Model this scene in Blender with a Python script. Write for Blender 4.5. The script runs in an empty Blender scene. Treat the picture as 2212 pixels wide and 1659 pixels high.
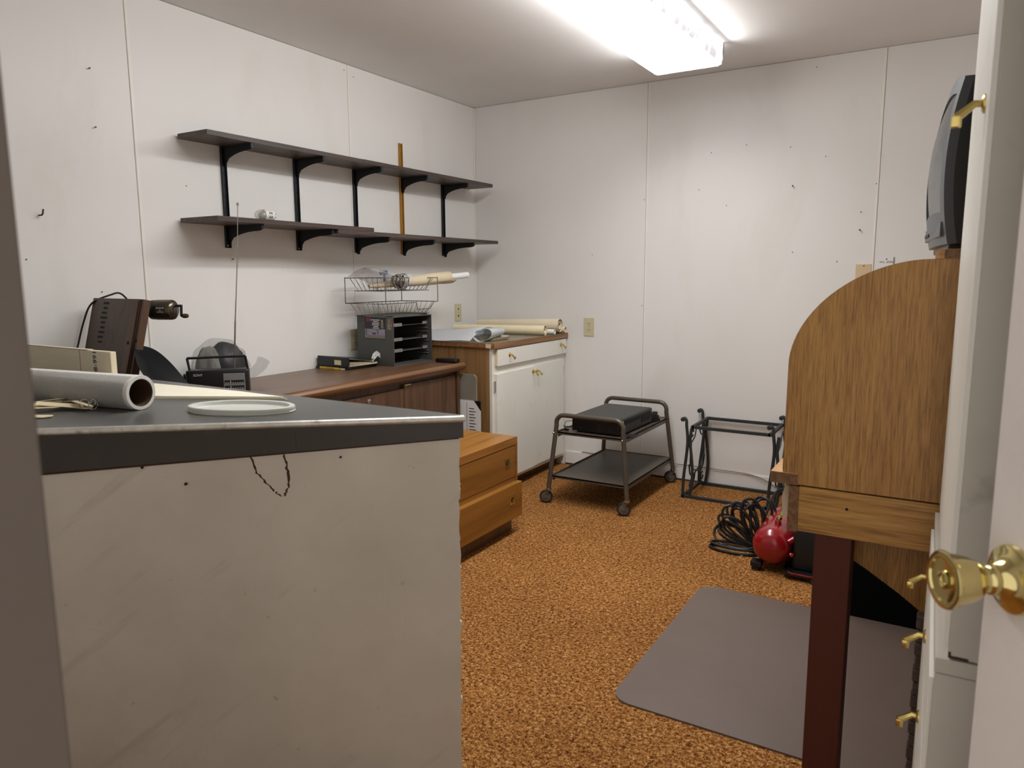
import bpy, bmesh, math, random
from mathutils import Vector, Matrix, noise
random.seed(7)
scene = bpy.context.scene
COL = scene.collection
PI = math.pi
def V(*a): return Vector(a)

# ------------------------------------------------------------------ camera
cam_d = bpy.data.cameras.new('camera')
cam = bpy.data.objects.new('camera', cam_d)
COL.objects.link(cam)
scene.camera = cam
yaw, pit, roll = math.radians(-31.1876), math.radians(-8.3424), math.radians(-0.2988)
fwd = V(math.sin(yaw)*math.cos(pit), math.cos(yaw)*math.cos(pit), math.sin(pit))
rt0 = V(math.cos(yaw), -math.sin(yaw), 0)
up0 = rt0.cross(fwd)
rt = rt0*math.cos(roll) + up0*math.sin(roll)
up = up0*math.cos(roll) - rt0*math.sin(roll)
M = Matrix((rt, up, -fwd)).transposed().to_4x4()
M.translation = V(2.8392, -4.2185, 1.2291)
cam.matrix_world = M
cam_d.sensor_width = 36
cam_d.lens = 36*1575.93/2212
cam_d.clip_start = 0.02
cam_d.dof.use_dof = True
cam_d.dof.focus_distance = 3.6
cam_d.dof.aperture_fstop = 8.0

# ------------------------------------------------------------------ world, exposure
world = bpy.data.worlds.new('world'); scene.world = world
world.use_nodes = True
world.node_tree.nodes['Background'].inputs[0].default_value = (1.0, 0.96, 0.91, 1)
world.node_tree.nodes['Background'].inputs[1].default_value = 0.72
scene.view_settings.view_transform = 'Standard'
scene.view_settings.look = 'None'
scene.view_settings.exposure = 0.50
scene.view_settings.gamma = 1.0
scene.view_settings.use_curve_mapping = False
LAMP = 4.0           # radiance of the fluorescent lens
SIDE = 0.22          # lens sides look dimmer than its underside
SIDEW = 6.9          # watts leaving each long side of the lamp
TUBES = 15.0         # watts of the tubes' downward light

# ------------------------------------------------------------------ materials
def srgb(r, g, b):
    f = lambda c: (c/255/12.92) if c/255 <= .04045 else ((c/255+.055)/1.055)**2.4
    return (f(r), f(g), f(b))
def _base(name):
    m = bpy.data.materials.new(name); m.use_nodes = True
    nt = m.node_tree
    return m, nt, nt.nodes, nt.links, nt.nodes['Principled BSDF']
def _coord(N, L, scale=(1,1,1), rot=(0,0,0), loc=(0,0,0)):
    tc = N.new('ShaderNodeTexCoord'); mp = N.new('ShaderNodeMapping')
    mp.inputs['Scale'].default_value = scale; mp.inputs['Rotation'].default_value = rot; mp.inputs['Location'].default_value = loc
    L.new(tc.outputs['Object'], mp.inputs[0]); return mp
def _noise(N, L, vec, scale, detail=4, rough=.55, dist=0):
    n = N.new('ShaderNodeTexNoise'); n.inputs['Scale'].default_value = scale
    n.inputs['Detail'].default_value = detail; n.inputs['Roughness'].default_value = rough; n.inputs['Distortion'].default_value = dist
    L.new(vec.outputs[0], n.inputs['Vector']); return n
def _ramp(N, L, fac, stops):
    r = N.new('ShaderNodeValToRGB'); e = r.color_ramp.elements
    while len(e) < len(stops): e.new(0.5)
    for i, (p, c) in enumerate(stops): e[i].position = p; e[i].color = (*c, 1) if len(c) == 3 else c
    L.new(fac, r.inputs[0]); return r
def _mix(N, L, fac, a, b, mode='MIX'):
    m = N.new('ShaderNodeMix'); m.data_type = 'RGBA'; m.blend_type = mode
    for s, v in (('Factor', fac), ('A', a), ('B', b)):
        sock = [i for i in m.inputs if i.name == s and (i.type == ('VALUE' if s == 'Factor' else 'RGBA'))][0]
        if hasattr(v, 'links') or isinstance(v, bpy.types.NodeSocket): L.new(v, sock)
        elif isinstance(v, (int, float)): sock.default_value = v
        else: sock.default_value = (*v, 1)
    return [o for o in m.outputs if o.type == 'RGBA'][0]
def _bump(N, L, P, h, strength, dist=.002):
    b = N.new('ShaderNodeBump'); b.inputs['Strength'].default_value = strength; b.inputs['Distance'].default_value = dist
    L.new(h, b.inputs['Height']); L.new(b.outputs[0], P.inputs['Normal'])
def mat(name, col, rough=.5, metal=0, var=.10, scale=6, bump=0, bscale=90, stretch=(1,1,1), stain=None, spec=.5, coat=0):
    m, nt, N, L, P = _base(name)
    mp = _coord(N, L, stretch)
    n = _noise(N, L, mp, scale, 5)
    a = tuple(max(0, c*(1-var)) for c in col); b = tuple(min(1, c*(1+var)) for c in col)
    r = _ramp(N, L, n.outputs[0], [(.3, a), (.7, b)])
    out = r.outputs[0]
    if stain:
        sc, lo, hi, sscale, amt = stain
        n2 = _noise(N, L, mp, sscale, 6, .6, .4)
        r2 = _ramp(N, L, n2.outputs[0], [(lo, (0,0,0)), (hi, (amt, amt, amt))])
        out = _mix(N, L, r2.outputs[0], out, sc)
    L.new(out, P.inputs['Base Color'])
    P.inputs['Roughness'].default_value = rough; P.inputs['Metallic'].default_value = metal
    P.inputs['Specular IOR Level'].default_value = spec
    if coat: P.inputs['Coat Weight'].default_value = coat; P.inputs['Coat Roughness'].default_value = .1
    if bump:
        nb = _noise(N, L, mp, bscale, 3); _bump(N, L, P, nb.outputs[0], bump)
    return m
def wood(name, dark, mid, light, axis='z', rough=.42, fine=140, cath=5.0, amt=.55, bump=.15, st=.025):
    m, nt, N, L, P = _base(name)
    k = {'x': (0.06,1,1), 'y': (1,0.06,1), 'z': (1,1,0.06)}[axis]
    mp = _coord(N, L, k)
    big = _noise(N, L, mp, cath, 3, .5, .6)
    mul = N.new('ShaderNodeMath'); mul.operation = 'MULTIPLY'; mul.inputs[1].default_value = 9.0
    L.new(big.outputs[0], mul.inputs[0])
    fr = N.new('ShaderNodeMath'); fr.operation = 'PINGPONG'; fr.inputs[1].default_value = .5
    L.new(mul.outputs[0], fr.inputs[0])
    k2 = {'x': (st,1,1), 'y': (1,st,1), 'z': (1,1,st)}[axis]
    mp2 = _coord(N, L, k2)
    fn = _noise(N, L, mp2, fine, 4, .65)
    r1 = _ramp(N, L, fr.outputs[0], [(0, dark), (.16, mid), (.5, light)])
    r2 = _ramp(N, L, fn.outputs[0], [(.35, dark), (.5, mid), (.68, light)])
    out = _mix(N, L, amt, r1.outputs[0], r2.outputs[0])
    L.new(out, P.inputs['Base Color']); P.inputs['Roughness'].default_value = rough
    _bump(N, L, P, fn.outputs[0], bump, .001)
    return m
def emis(name, col, strength):
    m, nt, N, L, P = _base(name)
    P.inputs['Base Color'].default_value = (.8,.8,.8,1); P.inputs['Roughness'].default_value = .3
    mp = _coord(N, L)
    vo = N.new('ShaderNodeTexVoronoi'); vo.inputs['Scale'].default_value = 16; L.new(mp.outputs[0], vo.inputs['Vector'])
    ns = _noise(N, L, mp, 3.2, 2)
    ad = N.new('ShaderNodeMath'); ad.operation = 'ADD'; L.new(vo.outputs['Distance'], ad.inputs[0])
    sub = N.new('ShaderNodeMath'); sub.operation = 'MULTIPLY'; sub.inputs[1].default_value = -.9; L.new(ns.outputs[0], sub.inputs[0]); L.new(sub.outputs[0], ad.inputs[1])
    r = _ramp(N, L, ad.outputs[0], [(0.0, (.35,.35,.4)), (.012, (1,1,1))])
    c = _mix(N, L, 1.0, r.outputs[0], col, 'MULTIPLY')
    L.new(c, P.inputs['Emission Color']); P.inputs['Emission Strength'].default_value = strength
    return m
def clear(name, tint, rough=.12, trans=.75, base=.8):
    m, nt, N, L, P = _base(name)
    tr = N.new('ShaderNodeBsdfTransparent'); tr.inputs[0].default_value = (*tint, 1)
    mx = N.new('ShaderNodeMixShader'); mx.inputs[0].default_value = trans
    P.inputs['Base Color'].default_value = (base,base,base,1); P.inputs['Roughness'].default_value = rough
    L.new(P.outputs[0], mx.inputs[1]); L.new(tr.outputs[0], mx.inputs[2])
    L.new(mx.outputs[0], N['Material Output'].inputs[0])
    mp = _coord(N, L); nb = _noise(N, L, mp, 28, 4, .6, 1.5); _bump(N, L, P, nb.outputs[0], .8, .01)
    return m
def carpet():
    m, nt, N, L, P = _base('carpet')
    mp = _coord(N, L)
    n1 = _noise(N, L, mp, 105, 3, .6, .8); n2 = _noise(N, L, mp, 260, 2, .6)
    n3 = _noise(N, L, mp, 2.2, 3)
    mix = _mix(N, L, .35, n1.outputs[0], n2.outputs[0])
    r = _ramp(N, L, mix, [(.37, srgb(60,32,12)), (.455, srgb(122,75,34)), (.53, srgb(164,112,58)), (.64, srgb(210,166,108))])
    r3 = _ramp(N, L, n3.outputs[0], [(.35, (.86,.84,.82)), (.65, (1,1,1))])
    out = _mix(N, L, 1.0, r.outputs[0], r3.outputs[0], 'MULTIPLY')
    L.new(out, P.inputs['Base Color']); P.inputs['Roughness'].default_value = .95; P.inputs['Specular IOR Level'].default_value = .1
    _bump(N, L, P, mix, 1.0, .006)
    return m
def counter_panel():
    m, nt, N, L, P = _base('painted_panel')
    mp = _coord(N, L)
    n = _noise(N, L, mp, 3, 5)
    r = _ramp(N, L, n.outputs[0], [(.3, srgb(203,196,182)), (.7, srgb(220,213,200))])
    md = _coord(N, L, (1, 1, 1))
    st = _coord(N, L, (.9, .9, 1.0), (0, math.radians(-42), 0))
    st2 = N.new('ShaderNodeMapping'); st2.inputs['Scale'].default_value = (14, 3, 1.1); L.new(st.outputs[0], st2.inputs[0])
    sn = _noise(N, L, st2, 1.6, 3, .55)
    sr = _ramp(N, L, sn.outputs[0], [(.62, (0,0,0)), (.76, (.22,.22,.22))])
    out = _mix(N, L, sr.outputs[0], r.outputs[0], srgb(120,112,100))
    sp = _noise(N, L, mp, 26, 4, .6)
    spr = _ramp(N, L, sp.outputs[0], [(.69, (0,0,0)), (.76, (.45,.45,.45))])
    out = _mix(N, L, spr.outputs[0], out, srgb(90,78,66))
    L.new(out, P.inputs['Base Color']); P.inputs['Roughness'].default_value = .5
    fb = _coord(N, L, (1,1,.12)); nb = _noise(N, L, fb, 160, 3); _bump(N, L, P, nb.outputs[0], .2)
    return m
MT = {}
MT['wall'] = mat('wall_paint', srgb(230,228,224), .45, var=.025, scale=1.6, bump=.06, bscale=120, stretch=(1,1,.4), stain=(srgb(210,202,186), .56, .75, 2.4, .30))
MT['bead'] = mat('bead_paint', srgb(238,233,224), .4, var=.02)
MT['ceiling'] = mat('ceiling_paint', srgb(236,235,234), .75, var=.03, scale=2, bump=.05, bscale=200)
MT['carpet'] = carpet()
MT['gap'] = mat('dark_gap', srgb(70,60,50), .8)
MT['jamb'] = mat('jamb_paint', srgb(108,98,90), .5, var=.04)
MT['door'] = mat('door_paint', srgb(226,218,212), .42, var=.03, stain=(srgb(190,180,172), .6, .75, 5, .3))
MT['white'] = mat('cabinet_white', srgb(226,224,214), .4, var=.03, scale=4, stain=(srgb(188,182,168), .6, .78, 6, .4))
MT['graypaint'] = mat('cabinet_gray', srgb(192,186,174), .5, var=.05, scale=5, stain=(srgb(120,112,104), .62, .76, 9, .5))
MT['panel'] = counter_panel()
MT['laminate'] = mat('counter_laminate', srgb(90,90,88), .32, var=.10, scale=5, bump=.03, stretch=(1,1,1), stain=(srgb(140,128,108), .58, .75, 4, .5))
MT['apron'] = mat('counter_apron', srgb(58,53,46), .4, var=.12, scale=8, stain=(srgb(96,80,72), .62, .75, 7, .6))
MT['apronwood'] = mat('raw_board_edge', srgb(70,42,24), .8, var=.2, scale=20)
MT['alu'] = mat('aluminium_trim', srgb(214,212,204), .42, .75, var=.15, scale=40, stain=(srgb(110,104,92), .58, .7, 30, .6))
MT['oak'] = wood('oak_panel', srgb(118,78,32), srgb(168,120,56), srgb(194,146,76), 'z', .4, 330, 3.2, .72, .25, .05)
MT['oakh'] = wood('oak_rail', srgb(122,82,34), srgb(178,130,60), srgb(204,158,86), 'x', .4, 260, 6, .6, .25, .04)
MT['oakend'] = wood('oak_end_grain', srgb(90,60,34), srgb(118,82,50), srgb(134,98,64), 'y', .6, 160, 14, .4)
MT['oaky'] = wood('oak_long', srgb(140,92,48), srgb(186,136,82), srgb(212,168,112), 'y', .42, 120, 6, .5)
MT['redleg'] = wood('red_brown_leg', srgb(56,18,3), srgb(74,25,5), srgb(82,30,8), 'z', .7, 60, 3, .4)
MT['honey'] = wood('honey_wood', srgb(108,66,20), srgb(138,90,32), srgb(150,102,40), 'y', .38, 70, 3, .45, .05)
MT['honeytop'] = wood('honey_wood_top', srgb(124,78,28), srgb(151,101,40), srgb(162,112,48), 'y', .38, 70, 3, .45, .05)
MT['walnut'] = wood('walnut_laminate', srgb(64,44,30), srgb(86,61,42), srgb(98,72,52), 'z', .38, 90, 4, .5, .05)
MT['walnuttop'] = wood('walnut_top', srgb(76,52,35), srgb(97,69,48), srgb(112,83,61), 'y', .34, 80, 5, .5, .05)
MT['walnutedge'] = wood('walnut_bullnose', srgb(82,56,36), srgb(112,78,50), srgb(126,90,60), 'y', .33, 60, 5, .4, .04)
MT['shelf'] = wood('shelf_laminate', srgb(52,40,36), srgb(72,58,52), srgb(88,72,64), 'y', .4, 90, 5, .5, .05)
MT['blackmetal'] = mat('black_metal', srgb(26,29,34), .42, var=.15, spec=.4)
MT['yellowmetal'] = mat('brass_coloured_metal', srgb(176,130,56), .45, .35, var=.12, scale=14)
MT['slot'] = mat('slot_dark', srgb(10,10,12), .8)
MT['ply'] = wood('raw_plywood', srgb(112,80,46), srgb(142,106,64), srgb(160,124,80), 'z', .6, 50, 3, .5, .08)
MT['cabedge'] = wood('counter_edge_wood', srgb(104,66,38), srgb(134,92,56), srgb(158,114,74), 'y', .5, 80, 6, .5)
MT['cabtop'] = mat('green_gray_laminate', srgb(118,112,94), .3, var=.08, scale=10)
MT['brass'] = mat('brass', srgb(212,190,118), .22, 1, var=.10, scale=18, stain=(srgb(120,88,40), .6, .74, 22, .6))
MT['brassknob'] = mat('polished_brass', srgb(214,198,138), .14, 1, var=.06, scale=20, stain=(srgb(90,62,30), .66, .74, 26, .8))
MT['chrome'] = mat('chrome', srgb(190,190,188), .2, 1, var=.05)
MT['bronze'] = mat('bronze_paint', srgb(92,84,74), .38, .35, var=.10, scale=12)
MT['bronzeshelf'] = mat('bronze_shelf', srgb(84,78,68), .45, .1, var=.08, scale=9, stain=(srgb(60,54,48), .62, .72, 8, .5))
MT['cartshelf'] = wood('brown_cart_shelf', srgb(66,52,40), srgb(84,68,54), srgb(98,80,66), 'y', .45, 50, 4, .5, .03)
MT['rubber'] = mat('rubber', srgb(32,28,26), .7)
MT['wheel'] = mat('wheel_face', srgb(92,84,78), .5)
MT['black'] = mat('black_plastic', srgb(20,20,21), .38, var=.15)
MT['vcr'] = mat('video_recorder_black', srgb(15,16,17), .4, var=.2, scale=12, stain=(srgb(90,92,92), .6, .8, 14, .35))
MT['dgray'] = mat('dark_gray_plastic', srgb(64,68,73), .4, var=.05)
MT['screen'] = mat('crt_glass', srgb(118,122,122), .12, var=.03, spec=.8, coat=.6)
MT['steel'] = mat('gray_enamel_steel', srgb(76,76,73), .42, var=.05, scale=4)
MT['steellip'] = mat('pale_steel_lip', srgb(120,119,113), .45, var=.12, scale=20)
MT['wire'] = mat('wire_zinc', srgb(126,124,118), .35, .7, var=.1)
MT['iron'] = mat('wrought_iron', srgb(48,52,52), .55, .2, var=.12, scale=30, bump=.1)
MT['red'] = mat('red_enamel', srgb(142,14,24), .22, var=.05, spec=.6, coat=.4)
MT['mat'] = mat('chair_mat', srgb(100,85,76), .38, var=.05, scale=7, bump=.12, bscale=260, stain=(srgb(96,86,82), .70, .74, 60, .6))
MT['paper'] = mat('white_paper', srgb(232,231,228), .8, var=.02)
MT['paperblue'] = mat('drawing_paper', srgb(236,237,238), .8, var=.03)
MT['cream'] = mat('cream_paper', srgb(232,218,180), .8, var=.06, scale=9)
MT['cream2'] = mat('aged_paper', srgb(222,208,180), .8, var=.05, scale=9)
MT['tan'] = mat('tan_kraft_paper', srgb(212,196,166), .75, var=.06, scale=9)
MT['foam'] = mat('foam_wrap', srgb(222,220,214), .85, var=.04, scale=60, bump=.5, bscale=240)
MT['core'] = mat('cardboard_core', srgb(84,60,40), .9, var=.1)
MT['card'] = mat('white_cardboard', srgb(226,214,188), .8, var=.06, scale=14, stretch=(.4,1,3), stain=(srgb(170,150,116), .62, .8, 8, .4))
MT['ink'] = mat('black_ink', srgb(28,26,26), .7)
MT['pad'] = mat('fanfold_paper', srgb(238,232,210), .8, var=.03, scale=20)
MT['lid'] = mat('translucent_lid', srgb(214,216,208), .3, var=.02)
MT['darkwood'] = wood('dark_stained_wood', srgb(40,24,16), srgb(62,40,26), srgb(76,50,34), 'z', .4, 60, 4, .5)
MT['darkwoodside'] = wood('dark_wood_side', srgb(60,40,28), srgb(82,58,42), srgb(94,68,50), 'z', .45, 60, 4, .5)
MT['sharp'] = mat('sharpener_steel', srgb(96,88,76), .25, .9, var=.2, scale=20)
MT['plate'] = mat('ivory_plate', srgb(206,196,160), .4, var=.03)
MT['tanplate'] = mat('tan_plate', srgb(214,190,150), .45, var=.03)
MT['bagblack'] = mat('black_fabric', srgb(26,26,30), .5, var=.5, scale=14, stretch=(1,1,.3), bump=.5, bscale=30)
MT['plaid'] = mat('gray_plaid', srgb(130,128,120), .8, var=.5, scale=30, stretch=(1,1,.35))
MT['plastic'] = clear('clear_plastic_bag', (.97,.97,.97), .10, .84, .12)
MT['plastic2'] = clear('cloudy_plastic_bag', (.96,.93,.94), .25, .5)
MT['glass'] = clear('lamp_glass', (.95,.95,.9), .04, .7)
MT['reflector'] = mat('reflector', srgb(170,160,120), .2, .8)
MT['pink'] = mat('pink_print', srgb(176,96,120), .6)
MT['blue'] = mat('blue_gray_plastic', srgb(84,108,126), .4)
MT['yellow'] = mat('yellow_print', srgb(224,192,70), .6)
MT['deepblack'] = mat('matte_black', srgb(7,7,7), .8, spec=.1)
MT['magnet'] = mat('magnet_navy', srgb(46,42,52), .5, var=.3, scale=30)
MT['magpic'] = mat('magnet_sky', srgb(150,140,160), .5, var=.35, scale=40, stretch=(1,1,3))
MT['redprint'] = mat('red_print', srgb(176,50,50), .6)
MT['whiteprint'] = mat('white_print', srgb(225,222,215), .6)
MT['camo'] = mat('mottled_sticker', srgb(126,110,96), .6, var=.9, scale=80)
MT['silver'] = mat('silver_dial', srgb(150,148,150), .35, .5, var=.05)
MT['chair'] = mat('black_chair_vinyl', srgb(24,26,30), .42, var=.1)
MT['wicker'] = mat('dark_wicker', srgb(74,60,52), .7, var=.35, scale=40, stretch=(1,1,4), bump=.6, bscale=60)
MT['wirebrown'] = mat('brown_wire', srgb(140,122,98), .6)
MT['graycard'] = mat('gray_board', srgb(132,126,112), .7)
MT['lens'] = emis('lit_lens', (.96,.98,1.0), LAMP)
MT['lensside'] = emis('lit_lens_side', (.97,.98,1.0), LAMP*SIDE)
MT['lenscap'] = emis('lit_lens_end', (.93,.95,1.0), 1.1)

# ------------------------------------------------------------------ mesh builder
class MB:
    def __init__(s): s.bm = bmesh.new()
    def _hex(s, c, bev=0, seg=2):
        vs = [s.bm.verts.new(p) for p in c]
        fs = [s.bm.faces.new([vs[i] for i in f]) for f in ((0,3,2,1),(4,5,6,7),(0,1,5,4),(1,2,6,5),(2,3,7,6),(3,0,4,7))]
        if bev:
            ed = list({e for f in fs for e in f.edges})
            bmesh.ops.bevel(s.bm, geom=ed, offset=bev, segments=seg, affect='EDGES', profile=.6)
        return s
    def box(s, lo, hi, bev=0, seg=2):
        x0,y0,z0 = lo; x1,y1,z1 = hi
        return s._hex([(x0,y0,z0),(x1,y0,z0),(x1,y1,z0),(x0,y1,z0),(x0,y0,z1),(x1,y0,z1),(x1,y1,z1),(x0,y1,z1)], bev, seg)
    def obox(s, mtx, lo, hi, bev=0, seg=2):
        x0,y0,z0 = lo; x1,y1,z1 = hi
        return s._hex([mtx @ V(*p) for p in [(x0,y0,z0),(x1,y0,z0),(x1,y1,z0),(x0,y1,z0),(x0,y0,z1),(x1,y0,z1),(x1,y1,z1),(x0,y1,z1)]], bev, seg)
    def prism(s, pts, o, u, v, w, bev=0):
        o, u, v, w = V(*o), V(*u), V(*v), V(*w)
        a = [s.bm.verts.new(o+u*p[0]+v*p[1]) for p in pts]
        b = [s.bm.verts.new(o+u*p[0]+v*p[1]+w) for p in pts]
        n = len(pts)
        f1 = s.bm.faces.new(a); f2 = s.bm.faces.new(b[::-1]); 
        fs = [s.bm.faces.new([a[i], b[i], b[(i+1)%n], a[(i+1)%n]]) for i in range(n)]
        if bev:
            ed = list(set(f1.edges) | set(f2.edges))
            bmesh.ops.bevel(s.bm, geom=ed, offset=bev, segments=2, affect='EDGES')
        return s
    def tube(s, pts, r, n=8, closed=False, cap=True):
        P = [V(*p) for p in pts]; m = len(P)
        R = r if isinstance(r, (list, tuple)) else [r]*m
        rings = []; prev = None
        for i in range(m):
            a = P[(i-1) % m] if (closed or i > 0) else P[i]
            b = P[(i+1) % m] if (closed or i < m-1) else P[i]
            t = (b-a).normalized()
            if prev is None:
                h = V(0,0,1) if abs(t.z) < .9 else V(1,0,0)
                nn = t.cross(h).normalized()
            else:
                nn = prev - t*prev.dot(t)
                nn = nn.normalized() if nn.length > 1e-6 else t.orthogonal().normalized()
            prev = nn; bb = t.cross(nn)
            rings.append([s.bm.verts.new(P[i]+(nn*math.cos(2*PI*k/n)+bb*math.sin(2*PI*k/n))*R[i]) for k in range(n)])
        for i in range(m if closed else m-1):
            A, B = rings[i], rings[(i+1) % m]
            for k in range(n): s.bm.faces.new([A[k], A[(k+1)%n], B[(k+1)%n], B[k]])
        if cap and not closed:
            s.bm.faces.new(rings[0][::-1]); s.bm.faces.new(rings[-1])
        return s
    def lathe(s, prof, o=(0,0,0), ax=(0,0,1), n=24):
        o, ax = V(*o), V(*ax).normalized()
        u = ax.orthogonal().normalized(); w = ax.cross(u)
        rings = []
        for r, h in prof:
            if r < 1e-6: rings.append([s.bm.verts.new(o+ax*h)])
            else: rings.append([s.bm.verts.new(o+ax*h+(u*math.cos(2*PI*k/n)+w*math.sin(2*PI*k/n))*r) for k in range(n)])
        for A, B in zip(rings, rings[1:]):
            for k in range(n):
                if len(A) == 1 and len(B) == 1: continue
                if len(A) == 1: s.bm.faces.new([A[0], B[(k+1)%n], B[k]])
                elif len(B) == 1: s.bm.faces.new([A[k], A[(k+1)%n], B[0]])
                else: s.bm.faces.new([A[k], A[(k+1)%n], B[(k+1)%n], B[k]])
        return s
    def grid(s, fn, nu, nv, th=0):
        vs = [[s.bm.verts.new(fn(i/nu, j/nv)) for j in range(nv+1)] for i in range(nu+1)]
        fs = [s.bm.faces.new([vs[i][j], vs[i+1][j], vs[i+1][j+1], vs[i][j+1]]) for i in range(nu) for j in range(nv)]
        if th: bmesh.ops.solidify(s.bm, geom=fs, thickness=th)
        return s
    def build(s, name, m, parent=None, smooth=False, world=True):
        bmesh.ops.recalc_face_normals(s.bm, faces=s.bm.faces)
        root = parent
        while root is not None and root.parent is not None: root = root.parent
        if root is not None and world:
            inv = ROOT.get(root.name, Matrix()).inverted()
            bmesh.ops.transform(s.bm, matrix=inv, verts=s.bm.verts)
        me = bpy.data.meshes.new(name); s.bm.to_mesh(me); s.bm.free()
        if smooth:
            me.polygons.foreach_set('use_smooth', [True]*len(me.polygons))
            try: me.set_sharp_from_angle(angle=math.radians(40))
            except Exception: pass
        o = bpy.data.objects.new(name, me); COL.objects.link(o)
        me.materials.append(MT[m] if isinstance(m, str) else m)
        if parent is not None: o.parent = parent
        return o
ROOT = {}
def tag(o, label=None, cat=None, group=None, kind=None):
    if label: o['label'] = label
    if cat: o['category'] = cat
    if group: o['group'] = group
    if kind: o['kind'] = kind
    return o
def thing(name, label, cat, loc=(0,0,0), rz=0, group=None):
    o = bpy.data.objects.new(name, None); COL.objects.link(o)
    o.empty_display_size = .05
    o.location = loc; o.rotation_euler = (0,0,rz)
    ROOT[o.name] = Matrix.Translation(V(*loc)) @ Matrix.Rotation(rz, 4, 'Z')
    return tag(o, label, cat, group)
def box(name, lo, hi, m, parent=None, bev=0, world=True, seg=2, smooth=False):
    return MB().box(lo, hi, bev, seg).build(name, m, parent, smooth, world)
def rot(ax, deg): return Matrix.Rotation(math.radians(deg), 4, ax)
def tr(*p): return Matrix.Translation(V(*p))
def text(body, size, m, parent, mtx, name='lettering', ext=.0002, world=True):
    cu = bpy.data.curves.new('t', 'FONT'); cu.body = body; cu.size = size; cu.extrude = ext
    cu.align_x = 'CENTER'; cu.align_y = 'CENTER'
    to = bpy.data.objects.new('t', cu); COL.objects.link(to)
    bpy.context.view_layer.update()
    me = bpy.data.meshes.new_from_object(to.evaluated_get(bpy.context.evaluated_depsgraph_get()))
    bpy.data.objects.remove(to); bpy.data.curves.remove(cu)
    root = parent
    while root.parent is not None: root = root.parent
    me.transform((ROOT.get(root.name, Matrix()).inverted() if world else Matrix()) @ mtx)
    me.materials.clear(); me.materials.append(MT[m])
    o = bpy.data.objects.new(name, me); COL.objects.link(o); o.parent = parent
    return o
def frame(o, x, y, z):   # matrix with given axes
    m = Matrix((V(*x).normalized(), V(*y).normalized(), V(*z).normalized())).transposed().to_4x4()
    m.translation = V(*o); return m
def arc(c, r, a0, a1, n, u, v):
    c, u, v = V(*c), V(*u), V(*v)
    return [tuple(c+u*(r*math.cos(math.radians(a0+(a1-a0)*i/n)))+v*(r*math.sin(math.radians(a0+(a1-a0)*i/n)))) for i in range(n+1)]
def catmull(pts, n=6):
    P = [V(*p) for p in pts]; P = [P[0]*2-P[1]]+P+[P[-1]*2-P[-2]]; out = []
    for i in range(1, len(P)-2):
        for k in range(n):
            t = k/n; a,b,c,d = P[i-1],P[i],P[i+1],P[i+2]
            out.append(tuple(.5*((2*b)+(c-a)*t+(2*a-5*b+4*c-d)*t*t+(3*b-a-3*c+d)*t**3)))
    out.append(tuple(P[-2])); return out

# ================================================================== THE SETTING
H = 2.345
XR, YF = 3.34, -3.985
def struct(o, label=None): 
    o['kind'] = 'structure'
    if label: o['label'] = label
    return o
fl = struct(box('floor', (-.12,-4.9,-.06), (XR+.1,.12,0), 'carpet'), 'orange brown speckled carpet floor')
struct(box('ceiling', (-.12,YF-.14,H), (XR+.1,.12,H+.08), 'ceiling'), 'plain off white ceiling')
wl = struct(box('wall_left', (-.12,YF-.1,0), (-.006,.12,H), 'wall'), 'white panelled wall carrying the brown shelves')
wb = struct(box('wall_back', (-.006,.006,0), (XR,.12,H), 'wall'), 'white panelled wall behind the cart')
seamsL = [-1.198, -2.42, -3.64]; ed = [0.0]+seamsL+[YF]
for a, b in zip(ed, ed[1:]):
    box('panel', (-.006, b+.0008, .0), (0, a-.0008, H-.002), 'wall', wl, .0008, seg=1)
for y in seamsL:
    box('bead', (-.001, y+.002, .0), (.0022, y+.013, H-.004), 'bead', wl, .001, seg=1)
box('bead', (0, -.010, 0), (.006, -.002, H-.006), 'bead', wl, .002, seg=1)
seamsB = [1.222, 2.466]; ed = [0.0]+seamsB+[XR]
for a, b in zip(ed, ed[1:]):
    box('panel', (a+.0008, 0, 0), (b-.0008, .006, H-.002), 'wall', wb, .0008, seg=1)
box('bead', (seamsB[0]+.002, -.0022, 0), (seamsB[0]+.012, .001, H-.004), 'bead', wb, .001, seg=1)
box('bead', (seamsB[1]-.013, -.0022, 0), (seamsB[1]-.002, .001, H-.004), 'bead', wb, .001, seg=1)
struct(box('wall_right', (XR,YF-.1,0), (XR+.1,.12,H), 'wall'), 'white wall behind the roll top desk')
DL, DR = 2.375, 3.30
w = MB().box((-.006,YF-.10,0),(DL-.03,YF-.016,H)).box((DR+.01,YF-.10,0),(XR,YF,H)).box((DL-.02,YF-.10,2.06),(DR+.01,YF,H))
struct(w.build('wall_front', 'wall'), 'white wall with the doorway')
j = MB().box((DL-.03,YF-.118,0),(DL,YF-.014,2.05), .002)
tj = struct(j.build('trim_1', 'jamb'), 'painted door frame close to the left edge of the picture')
MB().lathe([(0,0),(.0028,0),(.0022,.0006),(0,.0006)], (DL,-4.045,.985), (1,0,0), 10).build('nail', 'apronwood', tj)
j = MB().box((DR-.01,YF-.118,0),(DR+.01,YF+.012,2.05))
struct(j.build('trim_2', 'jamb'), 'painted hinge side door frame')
bb = struct(box('baseboard_back', (.70,-.008,.012), (XR,0,.092), 'wall', None, .002), 'low white baseboard under the back wall')
box('shadow_gap', (.70,-.006,.0), (XR,-.001,.012), 'gap', bb)
struct(box('baseboard_left', (0,-.90,.0), (.008,-.004,.09), 'wall', None, .002), 'white baseboard on the shelf wall')
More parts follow.
